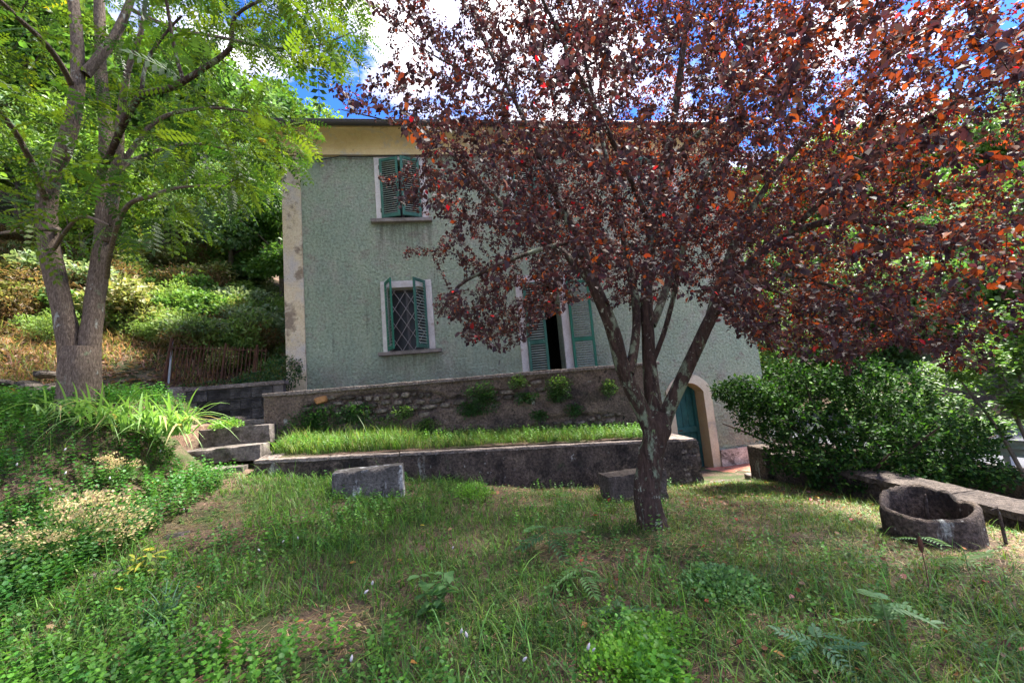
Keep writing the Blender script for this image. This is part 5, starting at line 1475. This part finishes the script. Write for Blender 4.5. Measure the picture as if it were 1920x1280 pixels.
P = scatter(150000, LX, LY, lambda x, y: 1 - .85 * bare(x, y)); parts.append(tufts(rng, P, .10, .005, 1.35, pg_dry, 2, up=.25))
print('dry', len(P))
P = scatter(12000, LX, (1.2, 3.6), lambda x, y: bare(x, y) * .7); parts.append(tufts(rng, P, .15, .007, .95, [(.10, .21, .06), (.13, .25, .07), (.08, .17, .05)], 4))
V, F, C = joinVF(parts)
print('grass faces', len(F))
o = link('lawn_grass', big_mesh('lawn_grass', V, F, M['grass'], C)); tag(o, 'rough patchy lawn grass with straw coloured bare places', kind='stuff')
# strip grass
n = 26000; x = rng.uniform(-2.7, 3.75, n); y = rng.uniform(6.95, 7.99, n); ok = (y > 6.86 + (x + 2.8) / 7 * .38) & (rng.random(n) < .25 + .9 * smooth((fbm(x * 2.1, y * 2.1, 5.5) + .3) / .4))
x, y = x[ok], y[ok]; P = np.stack([x, y, strip_z(x, y) - .02], -1)
hgt = .10 + .13 * smooth((-x - .2) / 2) 
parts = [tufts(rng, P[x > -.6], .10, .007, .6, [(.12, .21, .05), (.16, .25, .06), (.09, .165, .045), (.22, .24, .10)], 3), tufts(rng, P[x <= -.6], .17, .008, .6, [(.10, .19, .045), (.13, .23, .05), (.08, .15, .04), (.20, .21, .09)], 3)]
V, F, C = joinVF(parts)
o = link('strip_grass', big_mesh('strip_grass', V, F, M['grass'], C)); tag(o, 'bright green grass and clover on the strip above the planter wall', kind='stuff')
# low leafy weeds (clover, nettle seedlings)
def weed_template(levels, h, ls, seed, tv=ROUND_V):
    g_ = np.random.default_rng(seed); P, X_, S = [], [], []
    for i in range(levels):
        z_ = h * (i + 1) / levels; a = i * 1.57 + g_.uniform(-.3, .3)
        for s_ in (0, np.pi):
            P.append((g_.normal(0, .006), g_.normal(0, .006), z_)); X_.append((math.cos(a + s_), math.sin(a + s_), .25 + .35 * i / levels)); S.append(ls * (1 - .45 * abs(i / levels - .35)))
    P, X_ = np.array(P), np.array(X_); X, Y, Z = frames(X_, g_.normal(0, .2, len(P)))
    V, F, _ = stamp(tv, LEAF_F, P, X, Y, Z, np.array(S)); b0 = len(V)
    st = np.array([(.003, 0, 0), (-.003, 0, 0), (-.002, 0, h), (.002, 0, h)]); V = np.concatenate([V, st]); F = np.concatenate([F, [(b0, b0 + 1, b0 + 2, b0 + 3)]])
    return V, F
def weeds(P, hs, ls, pal, levels=4, name='weeds', label='', tv=ROUND_V):
    parts = []; n = len(P); k_ = np.arange(n) % 4
    for j in range(4):
        tv_, tf_ = weed_template(levels + (j % 2), 1.0, ls / hs, 100 + j, tv)
        q = P[k_ == j]; m_ = len(q)
        up = np.stack([rng.normal(0, .18, m_), rng.normal(0, .18, m_), np.ones(m_)], -1); up /= np.linalg.norm(up, axis=1)[:, None]
        a = rng.random(m_) * 6.28; X = np.cross(up, np.stack([np.cos(a), np.sin(a), 0 * a], -1)); X /= np.linalg.norm(X, axis=1)[:, None]; Y = np.cross(up, X)
        parts.append(stamp(tv_, tf_, q, X, Y, up, hs * rng.uniform(.5, 1.3, m_), pick(pal, m_, .15, rng)))
    V, F, C = joinVF(parts); o = link(name, big_mesh(name, V, F, M['leaf_ground'], C)); tag(o, label, kind='stuff'); print(name, n); return o
wz = lambda x, y: smooth((fbm(x * .9 + 30, y * .9, 3.3, 3) + .12) / .25)
P = scatter(46000, (-6.5, 3.6), (1.25, 7.5), lambda x, y: wz(x, y) * (.25 + .75 * smooth((-x + .3) / 1.5)) * .35)
weeds(P, .13, .028, [(.07, .17, .036), (.10, .215, .042), (.05, .135, .035)], 4, 'mint_weeds', 'leafy mint-like weeds growing through the grass on the left')
P = scatter(9000, (-3.5, 1.0), (1.25, 2.9), lambda x, y: wz(x + 4, y) * .45)
weeds(P, .17, .030, [(.10, .24, .045), (.13, .29, .05), (.07, .18, .04)], 5, 'bright_weeds', 'brighter green leafy weeds close in front')
P = scatter(60000, LX, LY, lambda x, y: .42)
weeds(P, .035, .022, [(.07, .16, .04), (.09, .19, .05), (.13, .20, .06)], 1, 'clover', 'low clover-like leaves spread through the lawn')
P = scatter(12000, (-6.6, -2.9), (3.0, 7.6), lambda x, y: .50 + 0 * x)
weeds(P, .20, .035, [(.045, .13, .035), (.06, .16, .04), (.08, .17, .04)], 5, 'bank_weeds', 'deep green nettle-like weeds covering the bank at the left')
n = 3600; x = rng.uniform(-2.7, 3.7, n); y = rng.uniform(7.05, 7.97, n); ok = rng.random(n) < .25 + .7 * smooth((-x - .6) / 1) + .3 * smooth((x - 2.0)); x, y = x[ok], y[ok]
weeds(np.stack([x, y, strip_z(x, y) - .02], -1), .14, .03, [(.09, .20, .04), (.13, .26, .05), (.07, .15, .04)], 4, 'strip_weeds', 'leafy weeds in the grass strip under the terrace wall')
# leaf litter under the copper tree
P = scatter(7000, (.6, 6.4), (1.6, 7.6), lambda x, y: .10 + .85 * smooth((y - 4.4) / 1.6) * smooth((x - 2.2) / 1.2)); m_ = len(P); P[:, 2] += rng.uniform(.01, .05, m_)
X, Y, Z = frames(rng.normal(0, 1, (m_, 3)) * (1, 1, .25), rng.normal(0, .5, m_))
V, F, C = stamp(LEAF_V, LEAF_F, P, X, Y, Z, rng.uniform(.03, .06, m_), pick([(.16, .06, .04), (.11, .045, .035), (.24, .13, .09), (.30, .19, .15), (.20, .08, .05)], m_, .2, rng))
o = link('leaf_litter', big_mesh('leaf_litter', V, F, M['leaf_ground'], C)); tag(o, 'brown and purple fallen leaves littering the lawn near the cellar door', kind='stuff')

# ------------------------------------------------------------------ single plants and small things
rng = np.random.default_rng(91)
def gpt(px, py):
    """where the sight line through a picture point meets the ground"""
    d = ray(px, py); d = d / np.linalg.norm(d); t = np.arange(1.0, 16, .02)
    Q = EYE + d * t[:, None]; h = height(Q[:, 0], Q[:, 1]); i = int(np.argmax(Q[:, 2] < h))
    return Q[i][0], Q[i][1], float(h[i])
# strap-leaved iris clumps: every blade a leaf of the clump
def blade_mesh(L, w, bend, seed, col, k=7):
    g_ = np.random.default_rng(seed); V = []; 
    for j in range(k + 1):
        t = j / k; x = L * (t * .35 + bend * t ** 2.2 * .65); z_ = L * (t * (1 - .25 * bend) - bend * .75 * t ** 3)
        ww = w * (1 - t ** 3) * (.55 + .45 * min(1, t * 4)) / 2
        V += [(x, -ww, z_ + .3 * ww), (x, 0, z_), (x, ww, z_ + .3 * ww)]
    F = []
    for j in range(k):
        a_ = 3 * j; F += [(a_, a_ + 1, a_ + 4, a_ + 3), (a_ + 1, a_ + 2, a_ + 5, a_ + 4)]
    return big_mesh('leaf', np.array(V), np.array(F), M['leaf_ground'], np.tile(np.array(col), (len(V), 1)), True)
ib = [blade_mesh(1, .050, b_, i, c) for i, (b_, c) in enumerate([(.25, (.17, .30, .08)), (.6, (.22, .37, .11)), (.9, (.27, .42, .15)), (1.1, (.20, .33, .11)), (.75, (.13, .25, .07)), (1.0, (.42, .33, .17))])]
def iris(x, y, z, n, L, rad, label, dirb=None):
    t = thing('iris_clump', (x, y, z), label, 'plant')
    for i in range(n):
        a = random.uniform(0, 6.28) if dirb is None or random.random() < .4 else random.gauss(dirb, .7)
        r_ = rad * math.sqrt(random.random()); o = link('leaf', ib[random.choices(range(6), (3, 4, 3, 2, 3, 1))[0]], t)
        b_ = random.uniform(0, 6.28)
        o.location = (r_ * math.cos(b_), r_ * math.sin(b_), -.03); s = L * random.uniform(.6, 1.15)
        o.rotation_euler = (random.uniform(-.2, .2), random.uniform(-.1, .35), a); o.scale = (s, s * random.uniform(.7, 1.2), s)
for px, py, Y, n, L, lab in ((185, 790, 6.0, 60, .62, 'strap leaved iris clump at the foot of the forked tree'), (255, 800, 6.2, 60, .66, 'strap leaved iris clump in the middle of the bank edge'),
                             (320, 812, 6.4, 80, .72, 'big pale strap leaved iris clump arching over the left end of the steps'), (130, 770, 5.9, 30, .5, 'smaller iris clump left of the forked trunk')):
    p = atY(px, py, Y); z = hz(p[0], p[1])
    iris(p[0], p[1], max(min(p[2], z + .4), z - .02), n, L, .26, lab, -1.2 if px > 300 else -1.6)
# retaining earth face under the iris at the steps
eb = MB()
tag(MB().box(-4.22, -3.98, 6.75, 8.2, .4, 1.42, .03).build('steps_cheek', M['earth'], None, bevel=.03), 'rough earth and stone cheek left of the steps under the irises', 'wall')

def foliage_plant(name, label, loc, tv, n, hs, spread, size, pal, seed, cat='plant', mat='leaf_ground', stemn=6, dome=1.0, droop=0.0):
    g_ = np.random.default_rng(seed); t = thing(name, loc, label, cat)
    d = g_.normal(0, 1, (n, 3)); d[:, 2] = np.abs(d[:, 2]) * dome; d /= np.linalg.norm(d, axis=1)[:, None]
    r_ = g_.random(n) ** .5 * (1 + .25 * fbm(d[:, 0] * 2, d[:, 1] * 2, seed))
    P = d * r_[:, None] * np.array([spread, spread, hs]); X, Y, Z = frames(d + g_.normal(0, .5, (n, 3)) + (0, 0, droop), g_.normal(0, .5, n))
    V, F, C = stamp(tv, LEAF_F, P, X, Y, Z, size * g_.uniform(.7, 1.3, n), pick(pal, n, .15, g_))
    link('foliage', big_mesh('foliage', V, F, M[mat], C), t)
    link('stems', stems(g_, stemn, hs * .8, spread * .7, .005), t)
    return t
x, y, z = gpt(1350, 1110); foliage_plant('spurge_clump', 'rounded pale green clump of fine leaves right of centre below the trunk', (x, y, z), ROUND_V, 2000, .15, .30, .024, [(.13, .25, .10), (.17, .30, .13), (.10, .20, .08)], 1)
x, y, z = gpt(1190, 1265); foliage_plant('bedstraw_clump', 'bright lime green clump of small leaves at the bottom edge', (x, y, z), ROUND_V, 2400, .14, .30, .022, [(.16, .33, .05), (.21, .40, .07), (.12, .26, .05)], 2)
x, y, z = gpt(1230, 1200); foliage_plant('bedstraw_clump', 'lime green clump just behind the one at the bottom edge', (x, y, z), ROUND_V, 1300, .12, .24, .020, [(.15, .31, .05), (.19, .36, .07), (.11, .24, .05)], 3)
x, y, z = gpt(885, 930); foliage_plant('leafy_clump', 'small fresh green leafy clump on the lawn right of the pale seat', (x, y, z), LEAF_V, 900, .16, .30, .03, [(.13, .27, .05), (.16, .31, .06)], 4)
x, y, z = gpt(640, 930)
# wall plants
for i, (px, py, w_, h_, lab) in enumerate(((590, 800, .42, .30, 'dense dark ivy mass at the foot of the terrace wall on the left'), (665, 775, .28, .16, 'dark fern tuft on the rubble right of the ivy mass'), (755, 772, .18, .10, 'small fern tuft in the render below the lower window sill'),
        (880, 768, .20, .12, 'dark tuft left of the large wall shrub'), (905, 745, .26, .22, 'largest bushy plant rooted in the middle of the terrace wall'), (970, 716, .16, .09, 'pale fern tuft near the top of the wall left of the door'),
        (985, 745, .20, .09, 'low dark tuft below the pale fern on the wall'), (1045, 725, .22, .16, 'leafy tuft on the wall under the black doorway'), (1045, 742, .20, .10, 'dark tuft hanging under the doorway tuft'),
        (1140, 728, .14, .14, 'pale trailing plant on the wall beside the tree trunk'), (1010, 778, .14, .08, 'small dark tuft low on the wall'), (720, 808, .3, .18, 'leafy weed against the wall foot below the window'), (800, 800, .2, .12, 'low weed at the wall foot left of centre'), (1075, 770, .14, .10, 'thin weed low on the wall right of the small dark tuft'))):
    p = atY(px, py, 7.97); g_ = np.random.default_rng(200 + i)
    t = thing('wall_plant', (p[0], p[1], p[2]), lab, 'plant', 'plants rooted in the terrace wall')
    w_ *= 1.25; h_ *= 1.25
    n = int(900 * w_ * h_ / .06) + 160
    d = g_.normal(0, 1, (n, 3)); d[:, 1] = -np.abs(d[:, 1]); d /= np.linalg.norm(d, axis=1)[:, None]; r_ = g_.random(n) ** .6 * (1 + .5 * fbm(d[:, 0] * 2.5, d[:, 2] * 2.5, i))
    P = d * r_[:, None] * np.array([w_, .14, h_]); X, Y, Z = frames(d + g_.normal(0, .5, (n, 3)) + (0, -.3, .1), g_.normal(0, .5, n))
    pal = [(.045, .105, .035), (.065, .14, .045), (.035, .08, .03)] if 'dark' in lab or 'bushy' in lab else [(.09, .16, .05), (.13, .20, .07), (.07, .13, .04)]
    V, F, C = stamp(LEAF_V, LEAF_F, P, X, Y, Z, .032 * g_.uniform(.6, 1.4, n), pick(pal, n, .15, g_)); link('foliage', big_mesh('foliage', V, F, M['leaf_ground'], C), t)
    parts = []
    for k_ in range(6):
        e = np.array([g_.uniform(-1, 1) * w_ * .7, -.08, g_.uniform(-1, 1) * h_ * .7]); parts.append(tube_np(np.array([(0, .05, 0), e * .5 + (0, -.03, .02), e]), np.array([.006, .004, .002]), 4))
    V, F = joinVF(parts)[:2]; link('stems', big_mesh('stems', V, F, M['twig']), t)
x, y = -3.62, 7.62; foliage_plant('step_weed', 'light green leafy weed growing over the third step', (x, y, 1.33), LEAF_V, 500, .16, .24, .04, [(.12, .24, .05), (.16, .28, .07)], 7)
# pale flowering shrub at the left
x, y, z = gpt(130, 1045)
t = foliage_plant('aster_bush', 'bushy plant topped with masses of faded cream seed heads at the left', (x, y, z), NARROW_V, 1800, .38, .40, .05, [(.07, .14, .045), (.10, .18, .06)], 11)
g_ = np.random.default_rng(12); n = 2600
nc = 62; dc = g_.normal(0, 1, (nc, 3)); dc[:, 2] = np.abs(dc[:, 2]) + .25; dc /= np.linalg.norm(dc, axis=1)[:, None]
cc = dc * np.array([.52, .36, .46]) * (.6 + .6 * g_.random((nc, 1))); ci = g_.integers(0, nc, n); d = dc[ci]
P = cc[ci] + g_.normal(0, 1, (n, 3)) * np.array([.055, .055, .020]); X, Y, Z = frames(d + g_.normal(0, .4, (n, 3)), g_.normal(0, .5, n))
V, F, C = stamp(ROUND_V, LEAF_F, P, X, Y, Z, .020 * g_.uniform(.6, 1.4, n), pick([(.50, .42, .22), (.56, .48, .28), (.42, .40, .18), (.52, .38, .24)], n, .1, g_)); o = link('flower_heads', big_mesh('flower_heads', V, F, M['petal'], C), t); tag(o, kind='stuff')
x, y, z = gpt(215, 905)
t = foliage_plant('aster_bush', 'smaller cream seed head tuft beyond the big faded one', (x, y, z), NARROW_V, 500, .22, .22, .05, [(.07, .14, .045)], 13)
n = 500; d = g_.normal(0, 1, (n, 3)); d[:, 2] = np.abs(d[:, 2]) + .35; d /= np.linalg.norm(d, axis=1)[:, None]
nc = 18; dc = d[:nc]; ci = g_.integers(0, nc, n); d = dc[ci]; P = dc[ci] * np.array([.26, .2, .28]) * (.6 + .5 * g_.random((nc, 1)))[ci] + g_.normal(0, 1, (n, 3)) * np.array([.04, .04, .015]); X, Y, Z = frames(d, g_.normal(0, .5, n)); V, F, C = stamp(ROUND_V, LEAF_F, P, X, Y, Z, .017 * g_.uniform(.6, 1.4, n), pick([(.50, .40, .22), (.56, .44, .26)], n, .1, g_)); o = link('flower_heads', big_mesh('flower_heads', V, F, M['petal'], C), t); tag(o, kind='stuff')
# plants whose leaves can be told apart
def leaf_obj_mesh(tv, col, mat='leaf_ground'):
    return big_mesh('leaf', np.array(tv, float), np.array(LEAF_F), M[mat], np.tile(np.array(col), (6, 1)))
def stalk_plant(name, label, px, py, h, nst, lv, ls, cols, tv=LEAF_V, tiltv=.35, seed=0, pair=True, sag=.1):
    r_ = random.Random(seed); x, y, z = gpt(px, py); t = thing(name, (x, y, z), label, 'plant')
    ms = [leaf_obj_mesh(tv, c) for c in cols]
    for s_ in range(nst):
        a = r_.uniform(0, 6.28); tl = r_.uniform(.1, tiltv); hh = h * r_.uniform(.75, 1.1)
        dv_ = Vector((math.cos(a) * math.sin(tl), math.sin(a) * math.sin(tl), math.cos(tl)))
        pts_ = [dv_ * hh * q + Vector((0, 0, -sag * hh * q * q)) for q in (0, .35, .7, 1)]
        MB().tube([p - Vector((0, 0, .02)) for p in pts_], [.005, .004, .003, .002], 5).build('stem', M['leaf_stem'], t)
        for l in range(lv):
            q = .3 + .7 * l / max(1, lv - 1); p = dv_ * hh * q + Vector((0, 0, -sag * hh * q * q)); b_ = r_.uniform(0, 6.28) if not pair else l * 1.57 + a
            for k_ in ((0, math.pi) if pair else (0,)):
                o = link('leaf', r_.choice(ms), t, p); o.rotation_euler = (r_.uniform(-.3, .3), r_.uniform(-.25, .35), b_ + k_ + r_.uniform(-.25, .25)); sc_ = ls * r_.uniform(.7, 1.2) * (1 - .35 * abs(q - .6)); o.scale = (sc_,) * 3
    return t
M['leaf_stem'] = leafy('green_stem', attr=False, color=(.09, .15, .05), trans=.1)
stalk_plant('nettle_plant', 'large pale leaved nettle-like plant at the centre of the lawn', 808, 1160, .30, 6, 4, .10, [(.10, .22, .07), (.13, .26, .09)], seed=1, tiltv=.6)
stalk_plant('yellowing_plant', 'yellowing lance leaved plant beside the cream seed heads', 262, 1085, .30, 7, 4, .12, [(.30, .32, .05), (.42, .38, .06), (.14, .22, .05)], tv=NARROW_V, seed=2, tiltv=.7, pair=False)
def compound_plant(label, px, py, h, nf, fl, cols, seed, lean=None):
    """ailanthus-like seedling: stem with long compound leaves"""
    r_ = random.Random(seed); x, y, z = gpt(px, py); t = thing('ailanthus_seedling', (x, y, z), label, 'plant')
    MB().tube([(0, 0, -.03), (.01, 0, h * .5), (0, .01, h)], [.007, .006, .004], 6).build('stem', M['rust' if seed == 9 else 'leaf_stem'], t)
    ms = []
    for c in cols:
        for ar in (.25, .5):
            tv_, tf_ = frond2(7, 1.0, ar); ms.append(big_mesh('leaf', tv_, tf_, M['leaf_ground'], np.tile(np.array(c), (len(tv_), 1))))
    for i in range(nf):
        o = link('leaf', r_.choice(ms), t, (0, 0, h * (.45 + .55 * i / nf))); a = i * 2.4 + r_.uniform(-.3, .3)
        if lean is not None and i % 2 == 0: a = lean + r_.uniform(-.6, .6)
        o.rotation_euler = (r_.uniform(-.2, .2), r_.uniform(-.35, .15), a); s_ = fl * r_.uniform(.75, 1.15); o.scale = (s_,) * 3
    return t
def frond2(nl, L, arch):
    vs_, fs_ = [], []
    pos = lambda t: np.array([t * L, 0, -arch * t * t])
    for i in range(nl):
        t = .2 + .75 * i / (nl - 1); p = pos(t)
        for s in (-1, 1):
            ll = .34 * (1 - .5 * abs(t - .5)); d = np.array([.5, s * .85, -.1]); d /= np.linalg.norm(d); X, Y, Z = frames(np.array([d]))
            V = (np.array(NARROW_V)[:, 0, None] * X + np.array(NARROW_V)[:, 1, None] * 1.1 * Y + np.array(NARROW_V)[:, 2, None] * Z) * ll + p; b0 = len(vs_)
            vs_ += list(V); fs_ += [tuple(q + b0 for q in f_) for f_ in LEAF_F]
    V = np.array(NARROW_V) * .36 * (1, 1.5, 1) + pos(.97); b0 = len(vs_); vs_ += list(V); fs_ += [tuple(q + b0 for q in f_) for f_ in LEAF_F]
    for i in range(4):
        a_, c_ = pos(i / 4), pos((i + 1) / 4); b0 = len(vs_); vs_ += [a_ + (0, .008, 0), a_ - (0, .008, 0), c_ - (0, .008, 0), c_ + (0, .008, 0)]; fs_.append((b0, b0 + 1, b0 + 2, b0 + 3))
    return np.array(vs_, float), np.array(fs_)
cg = [(.09, .19, .08), (.13, .24, .11)]
compound_plant('tall pinnate seedling on the right with leaves reaching left and right', 1670, 1215, .26, 7, .24, [(.11, .22, .09), (.15, .28, .11)], 1, .4)
compound_plant('bluish pinnate seedling near the bottom right', 1540, 1240, .14, 6, .18, [(.08, .19, .10), (.11, .23, .12)], 2)
compound_plant('pinnate seedling on the lawn left of the copper trunk', 1030, 1040, .24, 7, .26, [(.05, .13, .05), (.07, .17, .06)], 3)
compound_plant('small pinnate seedling nearer the middle below the trunk seedling', 1095, 1110, .18, 5, .20, [(.09, .20, .06)], 4)
compound_plant('lone fern-like seedling standing in front of the well', 1730, 1030, .14, 3, .22, [(.12, .22, .09)], 5)
compound_plant('low spreading pinnate seedling to the right below the well', 1800, 1060, .06, 5, .26, [(.11, .20, .06)], 6)
compound_plant('dark pinnate seedling just above the lime green clump', 1160, 1170, .12, 5, .18, [(.07, .16, .07)], 7)
# strap tufts
def tuft(label, px, py, n, L, cols, seed):
    r_ = random.Random(seed); x, y, z = gpt(px, py); t = thing('grass_tuft', (x, y, z), label, 'grass tuft'); ms = [blade_mesh(1, .028, b_, i, cols[i % len(cols)]) for i, b_ in enumerate((.3, .6, .95, 1.15))]
    for i in range(n):
        o = link('blade', ms[i % 4], t, (r_.gauss(0, .04), r_.gauss(0, .04), -.02)); o.rotation_euler = (r_.uniform(-.2, .2), r_.uniform(-.2, .3), r_.uniform(0, 6.28)); s_ = L * r_.uniform(.6, 1.2); o.scale = (s_,) * 3
tuft('blue green grassy tuft in front of the yellowing plant', 300, 1160, 60, .30, [(.08, .17, .10), (.10, .20, .12)], 1)
tuft('dark fine grass tuft right of the pale spurge clump', 1450, 1090, 50, .22, [(.05, .12, .06), (.07, .15, .07)], 2)
tuft('thin arching grass tuft at the bottom left corner', 90, 1240, 45, .26, [(.12, .20, .07), (.16, .24, .09)], 3)
tuft('pale arching grass tuft low in the middle of the lawn', 720, 1225, 45, .24, [(.13, .23, .07), (.10, .19, .06)], 4)
tuft('grass tuft at the bottom right corner', 1880, 1240, 40, .26, [(.09, .18, .06)], 5)
tuft('grass tuft standing in the strip near the left coping', 720, 850, 30, .22, [(.10, .20, .06)], 6)
# dock seed stalk
x, y, z = gpt(1745, 1120); t = thing('dock_stalk', (x, y, z), 'single dried brown seed stalk standing in the grass at the right', 'plant')
MB().tube([(0, 0, -.02), (.004, 0, .2), (0, 0, .36)], [.003, .003, .002], 5).build('stem', M['rust'], t)
MB().tube([(0, 0, .30), (0, 0, .34), (.002, 0, .38), (0, 0, .41)], [.006, .016, .014, .003], 7).build('seed_head', M['rust'], t)
# white flower spikes and fallen leaves
fm = MB(); 
spike = MB().tube([(0, 0, 0), (.002, 0, .012), (.004, 0, .03), (.008, 0, .045)], [.005, .012, .010, .003], 6).mesh('flower', None, sm=True)
pm = surf('white_mint_flower', [(.3, (.34, .32, .34)), (.6, (.48, .46, .47))], 20, bump=0, grain=.2); spike.materials.append(pm)
stk = MB().tube([(0, 0, 0), (.004, .003, .12), (0, 0, .21)], [.0025, .002, .0018], 4).mesh('stem', M['leaf_stem'])
fp = [(45, 800), (120, 850), (165, 860), (230, 880), (30, 880), (70, 915), (120, 900), (20, 960), (45, 970), (175, 965), (270, 965), (305, 972), (320, 940), (345, 955), (160, 1010), (190, 1015), (30, 1020), (430, 1055), (488, 1040), (530, 1020), (690, 1110), (700, 1120), (685, 1135), (870, 1118), (868, 1215), (880, 1225), (1100, 1235), (1115, 1240), (1108, 1260), (975, 1270), (985, 1272), (660, 1275), (722, 990), (850, 1035), (560, 1015), (250, 830), (300, 850), (205, 905), (15, 850), (95, 930)]
for i, (px, py) in enumerate(fp):
    if i % 3 == 2: continue
    x, y, z = gpt(px, py + 22); t = thing('mint_flower', (x, y, z), 'small white flower spike on a thin green stem rising from the weeds', 'flower', 'small white flower spikes on the lawn')
    link('stem', stk, t); o = link('flower', spike, t, (0, 0, .205)); o.rotation_euler = (random.uniform(-.5, .5), random.uniform(-.5, .9), random.uniform(0, 6)); q = random.uniform(.5, .8); t.scale = (q, q, q)
lcol = {'o': (.42, .20, .06), 'b': (.34, .22, .13), 'r': (.38, .05, .04), 'p': (.48, .20, .19), 'y': (.55, .42, .05)}
lname = {'o': 'orange brown curled fallen leaf lying on the lawn', 'b': 'pale tan fallen leaf lying on the lawn', 'r': 'dark red fallen leaf lying on the lawn', 'p': 'pink red fallen leaf lying on the lawn', 'y': 'bright yellow fallen leaf lying in the grass'}
fl = {k_: leaf_obj_mesh([(0, 0, 0), (.28, -.34, .12), (.66, -.3, .16), (1, 0, .05), (.66, .3, .18), (.28, .34, .14)], c) for k_, c in lcol.items()}
fb = [(127, 1090, 'o'), (380, 1120, 'o'), (570, 1180, 'o'), (230, 1120, 'y'), (668, 1065, 'o'), (745, 1060, 'o'), (785, 1265, 'o'), (842, 1188, 'b'), (675, 1195, 'b'), (1092, 1195, 'o'), (970, 1085, 'b'), (840, 1003, 'b'), (100, 1195, 'b'), (290, 800 + 115, 'y'), (797, 995, 'y'),
      (1140, 948, 'r'), (1122, 975, 'r'), (1095, 1080 - 20, 'r'), (1490, 1130, 'p'), (1322, 1140, 'r'), (1338, 1145, 'r'), (1910, 1240, 'p'), (1810, 1040, 'p'), (1850, 1105, 'r'), (1700, 1100, 'p'), (1550, 1075, 'r'), (1315, 1040, 'r'), (1520, 945, 'r'), (1600, 980, 'r'), (1818, 1190, 'b'), (1475, 1250, 'o'), (1100, 1010, 'b'), (1290, 955, 'b'), (1380, 985, 'r')]
for i, (px, py, c) in enumerate(fb):
    x, y, z = gpt(px, py); o = link('fallen_leaf', fl[c], None, (x, y, z + .05)); tag(o, lname[c], 'leaf', lname[c].replace(' leaf', ' leaves')); s_ = random.uniform(.045, .065); o.scale = (s_,) * 3; o.rotation_euler = (random.uniform(-.5, .5), random.uniform(-.6, .3), random.uniform(0, 6.28))
# stones and sticks half buried
for px, py, w_, lab, mt in ((925, 925, .16, 'broken reddish tile fragment beside the leafy clump', 'terracotta'), (985, 955, .30, 'dark log-like stone lying in the grass left of the copper trunk', 'bench_dark'), (430, 875, .3, 'flat paving stone at the foot of the steps', 'slab'), (330, 1005, .22, 'weathered grey stick of wood in the weeds at the left', 'slab'), (200, 1075, .36, 'low grey stone ridge in the grass under the cream seed heads', 'coping')):
    x, y, z = gpt(px, py); V, f = stone_mesh(w_, .09, .12, int(px)); o = MB().add(V, f).build('lying_stone', M[mt], None, loc=(x, y, z + .02)); o.rotation_euler = (1.3, 0, .5); tag(o, lab, 'stone')

# stand every tree's and the house's empty at its own base
def rebase(t, loc):
    loc = Vector(loc)
    t.location = t.location + loc
    for c in t.children: c.location = c.location - loc
rebase(copper, (2.02, 4.52, hz(2.02, 4.52)))
rebase(ltree, tuple(base_l[0][2]))
rebase(house, (2.2, 10.0, -.8))
